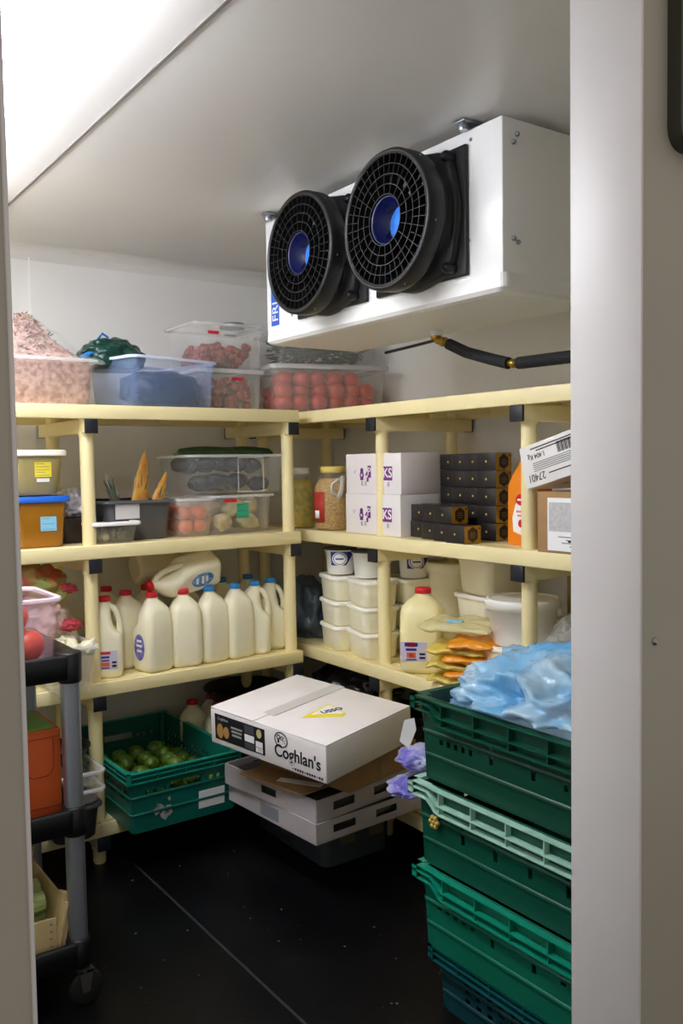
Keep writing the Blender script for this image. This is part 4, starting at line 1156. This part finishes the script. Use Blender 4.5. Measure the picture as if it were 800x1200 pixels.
# ------------------------------------------------------------------ stack on the floor
tub('storage_tub', 'dark smoky plastic tub on the floor at the bottom of the carton stack', 'tub', (.012, -.235, 0), .27, .44, .275, .455, .185, (mat('smoke_dark', '5B646C', .2, alpha=.9), mat('smoke_rim', '6A727A', .3)), 0, None, r=.03, rim=.006)
t_ = [o for o in COL.objects if o.get('label', '').startswith('dark smoky')][0]
for y in (-.05, .07): sticker(t_, 'front', (y, -.2275, .10), .06, .06, mat('dim_label', '6F6A4A', .7), 'label')
for y in (-.2,): sticker(t_, 'left', (-.1385, -.1, .1), .05, .05, mat('dim_label', '6F6A4A', .7), 'label')
def card_tray(label, loc, w, d, h, rz):
    t = thing('carton_tray', label, 'tray', loc, rz)
    b = MB()
    b.box(-w / 2, w / 2, -d / 2, d / 2, 0, .004)
    scal = lambda L: [(x - .045, x + .045, h * .30, h * .72) for x in (-.11, .06)]
    for k, (L, o) in enumerate(((w, d / 2), (d, w / 2), (w, d / 2), (d, w / 2))):
        T = Matrix.Rotation(k * PI / 2, 4, 'Z') @ Matrix.Translation((0, -o, .002)) @ Matrix.Rotation(PI / 2, 4, 'X')
        panel(b, L - (.001 if k % 2 else .0), h, scal(L) if k % 2 == 0 else [(-.04, .04, h * .3, h * .7)], .005, T)
    b.build('body', M_gcard, t)
    b = MB(); b.box(-w / 2 + .012, w / 2 - .012, -d / 2 + .012, d / 2 - .012, .005, h * .80, 0, .01)
    b.build('liner', mat('dark_liner', '2A2B2C', .3, bump=.5, bscale=30), t)
    return t
card_tray('grey white card tray with hand holes, lower of two on the dark smoky tub', (-.072, -.385, .188), .44, .48, .060, math.radians(4))
card_tray('grey white card tray with hand holes, upper of two under the brown card box', (-.078, -.375, .250), .44, .47, .066, math.radians(7))
sticker([o for o in COL.objects if o.get('label', '').startswith('grey white card tray with hand holes, lower')][0], 'left', (-.2206, .0, .03), .10, .04, mat('film_patch', '8A8C92', .2), 'film_patch')
t = thing('cardboard_box', 'flat brown cardboard box with an open flap, crushed under the white potato carton', 'box', (-.035, -.41, .317), math.radians(12))
b = MB(); b.box(-.165, .165, -.20, .20, 0, .086, 0, .003); b.build('body', M_card, t)
b = MB(); b.box(-.115, .0, -.12, .17, 0, .004, T=Matrix.Translation((-.165, 0, .003)) @ Matrix.Rotation(.02, 4, 'Y')); fl_ = b.build('flap', M_card, t)
b = MB(); b.box(-.062, -.032, -.10, .05, .004, .0055, T=Matrix.Translation((-.175, .0, .004)) @ Matrix.Rotation(.02, 4, 'Y') @ Matrix.Rotation(.35, 4, 'Z')); b.build('paper_strip', M_paper, fl_)
b = MB(); b.box(-.02, .02, -.2012, -.199, .01, .08); b.build('tape', mat('tape_tan', '8F7350', .3), t)
# the white potato carton
t = thing('potato_carton', 'big flat white carton with black logo and dark label, on top of the floor stack', 'carton', (-.17, -.458, .49))
t.rotation_euler = (.052, -.066, .235)
PW, PL, PH = .396, .492, .115
b = MB(); b.box(-PW / 2, PW / 2, -PL / 2, PL / 2, -PH / 2, PH / 2 - .004, 0, .003); b.build('body', M_wcard, t)
b = MB()
b.box(-PW / 2 + .001, PW / 2 - .001, -PL / 2 + .0005, .05, PH / 2 - .004, PH / 2, 0, .0008)
b.build('flap', M_wcard, t)
b = MB()
b.box(-PW / 2 + .001, PW / 2 - .001, .053, PL / 2 - .0005, PH / 2 - .004, PH / 2 + .002, 0, .0008)
b.build('flap', M_wcard, t)
b = MB(); b.box(-.13, PW / 2 + .0005, .028, .075, PH / 2 + .0005, PH / 2 + .0028); b.box(PW / 2 - .001, PW / 2 + .001, .028, .075, .0, PH / 2)
vs = []
b.build('tape', mat('tape_clear', 'D6D3D2', .25), t)
T = face_matrix('left', (-PW / 2 - .0004, .113, .002))
b = MB(); b.prism([(-.112, -.041), (.112, -.041), (.112, .041), (-.112, .041)], .0006, 0, T); lb = b.build('label', M_ink, t)
tag(lb, 'dark printed label with two potatoes')
b = MB()
def q(x, y, w, h, m): b.prism([(x - w / 2, y - h / 2), (x + w / 2, y - h / 2), (x + w / 2, y + h / 2), (x - w / 2, y + h / 2)], .0010, m, T)
for (x, y, rx, ry) in ((-.088, -.012, .015, .024), (-.060, -.012, .013, .019)): b.prism([(x + rx * c[0], y + ry * c[1]) for c in ngon(20, 1)], .0011, 0, T)
for i, y in enumerate((.012, .0, -.012)): q(-.012, y, .05 - .004 * i, .006, 1)
q(.045, -.004, .042, .022, 2); q(.045, -.028, .042, .018, 3); q(.045, .024, .042, .026, 3)
q(.088, -.012, .03, .018, 2); q(.088, -.03, .03, .014, 2)
b.prism([(.088 + .011 * c[0], .022 + .014 * c[1]) for c in ngon(18, 1)], .0012, 4, T)
for i in range(4): q(.078 + .006 * i, -.03, .0018, .01, 5)
b.build('print', [mat('potato_print', 'B98A4C', .6), mat('dim_white_print', 'A9A7A5', .6), M_paper, mat('slate_print', '4A4C55', .6), mat('badge_print', 'D8C88A', .6), M_ink], lb)
text('Coghlans', .013, mat('dim_white_print', 'A9A7A5', .6), lb, face_matrix('left', (-PW / 2 - .0016, .187, .03)))
text("Coghlan's", .053, M_ink, t, face_matrix('left', (-PW / 2 - .0004, -.132, -.008)), sx=.90, bold=.0009)
b = MB()
ring_decal(b, 'left', (-PW / 2 - .0004, -.068, .029), .0205, .0238, 0, 1.15)
for (y, zz, r) in ((-.0575, .036, .0075), (-.071, .034, .0062)): ring_decal(b, 'left', (-PW / 2 - .0004, y, zz), r * .6, r, 0)
decal(b, 'left', (-PW / 2 - .0004, -.057, .024), .007, .012)
for (y, zz) in ((-.080, .038), (-.085, .030), (-.077, .026), (-.083, .022)): decal(b, 'left', (-PW / 2 - .0004, y, zz), 0, 0, 0, .0006, poly=ngon(8, .0018))
for k in range(13): decal(b, 'left', (-PW / 2 - .0004, -.115 - .0095 * k, -.046), .006, .0065 if k % 5 else .002)
b.build('logo', M_ink, t)
# torn triangle sticker on the lid
T = Matrix.Translation((.0, -.05, PH / 2 + .0004)) @ Matrix.Rotation(math.radians(-72), 4, 'Z')
b = MB(); b.prism([(-.03, -.085), (.085, -.03), (.085, -.005), (.0, .055)], .0008, 0, T); so = b.build('sticker', M_yellow, t)
tag(so, 'yellow and white torn triangular sticker')
b = MB(); b.prism([(-.012, -.05), (.07, -.012), (.075, .0), (.005, .045)], .0012, 0, T); b.build('white_patch', M_paper, so)
text('USSO', .030, M_ink, so, T @ Matrix.Translation((.034, .002, .0015)) @ Matrix.Rotation(math.radians(72) - .35, 4, 'Z'), 'lettering', bold=.0008)

# ------------------------------------------------------------------ crates in front of the right shelving
sl = [(-.235 + .024 * i, -.224 + .024 * i, zz, zz + .014) for i in range(5) for zz in (.088,)] + [(.13 + .024 * i, .141 + .024 * i, zz, zz + .014) for i in range(5) for zz in (.088,)]
lng = [(x - .006, x + .006, .085, .130) for x in (-.07, .05)]
CX, CY = -.135, -1.482
def scrate(label, x, y, zz, m, mr, holes, rz=0, L=.60, W=.40, h=.20, wave=True):
    return crate('stacking_crate', label, (x, y, zz), L, W, h, m, mr, PI / 2 + rz, holes, grip if h > .15 else (), wave)
z4 = [(-.20 + .036 * i, -.184 + .036 * i, .035, .060) for i in range(12)] + [(-.20 + .036 * i, -.184 + .036 * i, .072, .100) for i in range(12)]
scrate('blue green slotted crate at the bottom of the crate stack on the floor', CX + .02, CY - .01, 0, M_grn4, mat('blue_green_rim', '0E5A5E', .4, var=.1, scale=9), z4, 0, .58, .38, .155, False)
tri = [(-.25 + .028 * i, -.236 + .028 * i, zz, zz + .011) for i in range(5) for zz in (.098, .117)] + [(.12 + .028 * i, .134 + .028 * i, zz, zz + .011) for i in range(5) for zz in (.098, .117)] + lng
scrate('bright green crate, second from the bottom of the crate stack', CX, CY, .158, M_grn3, mat('bright_green_rim', '0F9377', .35, var=.08, scale=9), tri)
scrate('dark green crate with a pale mint wavy rim, third from the bottom of the stack', CX - .004, CY + .006, .361, mat('mid_green_plastic', '09523F', .38, var=.1, scale=8), M_mint, [(x - .006, x + .006, .080, .125) for x in (-.15, -.05, .05, .15)])
top = scrate('dark green plastic crate at the top of the crate stack, holding the blue bag', CX, CY, .564, M_grn1, mat('dark_green_rim', '0A4E3B', .38, var=.1, scale=8), sl + lng)
c3 = [o for o in COL.objects if o.get('label', '').startswith('dark green crate with a pale mint')][0]
b = MB()
for k in range(6): b.ball((.235 + .011 * math.cos(k * 1.05), .2035, .115 + .011 * math.sin(k * 1.05)), .0065, 0, 2)
b.ball((.235, .204, .115), .006, 0, 2)
b.build('gold_sticker', mat('sticker_gold', 'B9A04A', .4), c3)
b = MB(); n = 10
t = thing('paper_tag', 'white paper tag hanging off the far corner of the top green crate', 'tag', (-.352, -1.166, .70), math.radians(-35))
b = MB()
pts = [(-.012, .0), (.012, .005), (.016, -.022), (-.003, -.066), (-.024, -.048)]
b.prism(pts, .0012, 0, Matrix.Rotation(PI / 2 - .2, 4, 'X')); b.build('sheet', M_paper, t)
M_pp = mat('purple_packet', 'C9CFE6', .25, col2='6660B6', scale=9, bump=.5, bscale=35)
bag('packet_bag', 'purple and white plastic packet drooping over the far end of the crates, upper one', (-.250, -1.092, .548), (.065, .06, .03), M_pp, 41, .2, flat=-.7)
bag('packet_bag', 'purple and white plastic packet sticking out above the mint crate rim, lower one', (-.275, -1.105, .495), (.080, .065, .022), M_pp, 44, .2, flat=-.7)
bag('blue_plastic_bag', 'crumpled translucent light blue plastic bag filling the top green crate', (-.135, -1.468, .655), (.215, .285, .140), mat('bag_sky', 'C2E4F8', .12, alpha=.64, col2='6CBDF2', scale=7, bump=.45, bscale=28, coat=.4), 53, .08, 1.7, 6, ridge=.42, fine=.20, inner=(.170, .262, .118))
bag('bag_filling', 'pale folded bag inside the light blue plastic bag', (-.135, -1.468, .60), (.14, .21, .105), mat('filling_white', 'D9DEDC', .5), 57, .1, 2, 4)

# ------------------------------------------------------------------ trolley
tr = thing('utility_trolley', 'black three tier trolley with silver posts at the left of the doorway', 'trolley', (-1.282, -.485, 0))
TW, TD = .63, .42
def tray(zb, zt):
    b = MB()
    R = lambda e, zz: rrect(TW + 2 * e, TD + 2 * e, .05 + e, zz, 6)
    b.rings([R(-.03, zb), R(-.006, zb), R(0, zb + .004), R(.003, zt - .006), R(0, zt), R(-.012, zt), R(-.018, zt - .012), R(-.022, zt - .035), R(-.05, zt - .040)], 0)
    for sx in (-1, 1):
        for sy in (-1, 1):
            b.lathe([(.026, zb - .008), (.028, zb - .004), (.030, zt), (.027, zt + .004), (.018, zt + .003)], 20, 0, (sx * (TW / 2 - .026), sy * (TD / 2 - .026), 0))
    return b.build('tray', M_black, tr)
tray(.805, .866); tray(.432, .492); tray(.105, .165)
for sx in (-1, 1):
    for sy in (-1, 1):
        b = MB()
        x, y = sx * (TW / 2 - .026), sy * (TD / 2 - .026)
        b.rings([rrect(.042, .042, .013, zz, 5, x, y) for zz in (.12, .80)], 0)
        b.build('post', mat('post_aluminium', 'A2A8B0', .4, metal=.8), tr)
for sx in (-1, 1):
    for sy in (-1, 1):
        x, y = sx * (TW / 2 - .02), sy * (TD / 2 - .02)
        b = MB(); b.lathe([(.018, .085), (.018, .108)], 14, 0, (x, y, 0))
        for s in (-1, 1): b.prism([(-.012, .088), (.022, .088), (.012, .035), (-.006, .035)], .002, 0, Matrix.Translation((x, y + s * .016 + .001, 0)) @ Matrix.Rotation(PI / 2, 4, 'X'))
        b.box(x - .014, x + .024, y - .017, y + .017, .083, .088)
        co = b.build('caster', mat('caster_grey', '55534F', .5, metal=.4), tr)
        b = MB(); b.lathe([(.012, -.012), (.036, -.012), (.042, -.009), (.042, .009), (.036, .012), (.012, .012)], 28, 0, T=Matrix.Translation((x + .006, y, .0425)) @ Matrix.Rotation(PI / 2, 4, 'X'))
        b.build('wheel', mat('wheel_rubber', '1A1A1A', .6), co)
tub('storage_box', 'pink tinted translucent box of tomatoes on the trolley top', 'box', (-1.153, -.50, .827), .29, .22, .315, .245, .168, (M_pink, M_pinkrim), 0, None, r=.022, rim=.008)
o = fruit('tomato', .043, mat('tomato_pale', 'E0543C', .3, var=.1, scale=10), M_stalk)
pts = [Vector((-1.153 + x, -.50 + y, .827 + zz)) for x, y, zz in ((.092, -.055, .046), (-.005, -.055, .046), (-.095, -.05, .046), (.080, .04, .046), (-.02, .045, .046), (.062, -.048, .120), (-.05, -.03, .116))]
scatter(o, pts, 'large red tomato in the pink tinted box on the trolley', 'tomato', 'tomatoes in the pink box')
t = thing('juice_carton', 'orange card box with a rounded tear flap on the middle trolley shelf', 'carton', (-1.09, -.63, .453))
b = MB(); b.box(-.09, .082, 0, .19, 0, .226, 0, .003); b.build('body', M_terra, t)
b = MB(); b.box(-.075, .07, .005, .18, .226, .230, 0, .001); tag(b.build('top', mat('leaf_card_green', '6FA53F', .6), t), 'bright green top')
b = MB()
u = [(-.034, .05), (-.034, -.02), (-.028, -.034), (-.016, -.042), (.016, -.042), (.028, -.034), (.034, -.02), (.034, .05)]
T = face_matrix('front', (.03, -.0004, .155))
for k in range(len(u) - 1):
    a, c = Vector((u[k][0], u[k][1], 0)), Vector((u[k + 1][0], u[k + 1][1], 0)); d = (c - a).normalized(); nn = Vector((-d.y, d.x, 0)) * .0012
    b.prism([tuple((a + nn)[:2]), tuple((a - nn)[:2]), tuple((c - nn)[:2]), tuple((c + nn)[:2])], .0006, 0, T)
b.box(-.089, .081, -.0008, 0, .036, .038); b.box(-.089, .081, -.0008, 0, .206, .2075)
b.build('perforation', mat('dark_orange_ink', '8E3A12', .7), t)
t = thing('produce_crate', 'pale wooden crate of celery on the lowest trolley shelf', 'crate', (-1.168, -.50, .133))
b = MB()
T = Matrix.Rotation(-.12, 4, 'X')
b.box(-.17, .125, -.168, -.162, .0, .098, 0, .001); b.box(-.17, .125, .162, .168, 0, .098, 0, .001); b.box(-.17, .125, -.163, .163, 0, .006)
b.build('body', M_wood, t)
b = MB(); b.box(-.004, .004, -.168, .168, 0, .125, 0, .001, T=Matrix.Translation((.125, 0, .004)) @ Matrix.Rotation(.22, 4, 'Y')); b.build('end_board', M_wood, t)
for s in (-1, 1):
    b = MB(); b.prism([(-.014, -.014), (.014, -.014), (-.014, .014)] if s < 0 else [(-.014, -.014), (.014, .014), (-.014, .014)], .145, 0, Matrix.Translation((.128, s * .148, .004)) @ Matrix.Rotation(.20, 4, 'Y')); b.build('corner_post', M_wood, t)
b = MB()
for k in range(5): b.box(.108, .114, -.1688, -.1675, .012 + .018 * k, .014 + .018 * k)
b.build('staples', M_steel, t)
pro2 = None
for i in range(8):
    if pro2 is None:
        pro2 = thing('celery_head', 'pale green celery head lying in the wooden trolley crate', 'celery', (0, 0, 0), 0, 'celery in the trolley crate')
        b = MB()
        for k in range(7):
            a = 2 * PI * k / 7; r = .018 if k else 0
            b.tube([(-.14, r * .6 * math.cos(a), r * .6 * math.sin(a)), (-.05, r * math.cos(a), r * math.sin(a)), (.05, 1.2 * r * math.cos(a), 1.2 * r * math.sin(a)), (.10, 1.5 * r * math.cos(a), 1.5 * r * math.sin(a))], [.012, .011, .009, .005], 8)
        b.build('stalk', mat('celery_pale', 'C9DC90', .45, var=.15, scale=30), pro2)
        b = MB()
        for k in range(14):
            a = 2 * PI * k / 7; b.ball((.105 + .012 * (k % 3), .024 * math.cos(a), .022 * math.sin(a)), .013, 0, 1, .4, 3, k, (1.2, 1, .6))
        b.build('leaves', mat('celery_leaf', '4F7A2A', .6, var=.3, scale=40), pro2)
        o = pro2
    else: o = dup(pro2, (0, 0, 0))
    o.location = (-1.185 + .01 * (i % 2), -.60 + .066 * (i % 4) + .03 * (i // 4), .178 + .052 * (i // 4)); o.rotation_euler = (i * .7, .03, PI + .1 * (i % 3 - 1))

# ------------------------------------------------------------------ light and picture settings
w = bpy.data.worlds.new('world'); SC.world = w; w.use_nodes = True
w.node_tree.nodes['Background'].inputs['Color'].default_value = (.86, .80, .74, 1)
w.node_tree.nodes['Background'].inputs['Strength'].default_value = .19
vs_ = SC.view_settings
SC.display_settings.display_device = 'sRGB'
vs_.view_transform = 'Standard'; vs_.look = 'None'; vs_.gamma = 1; vs_.use_curve_mapping = False
vs_.exposure = 1.62
cy = SC.cycles
cy.max_bounces = 14; cy.diffuse_bounces = 8; cy.glossy_bounces = 4; cy.transparent_max_bounces = 40
cy.caustics_reflective = False; cy.caustics_refractive = False
cy.use_denoising = True
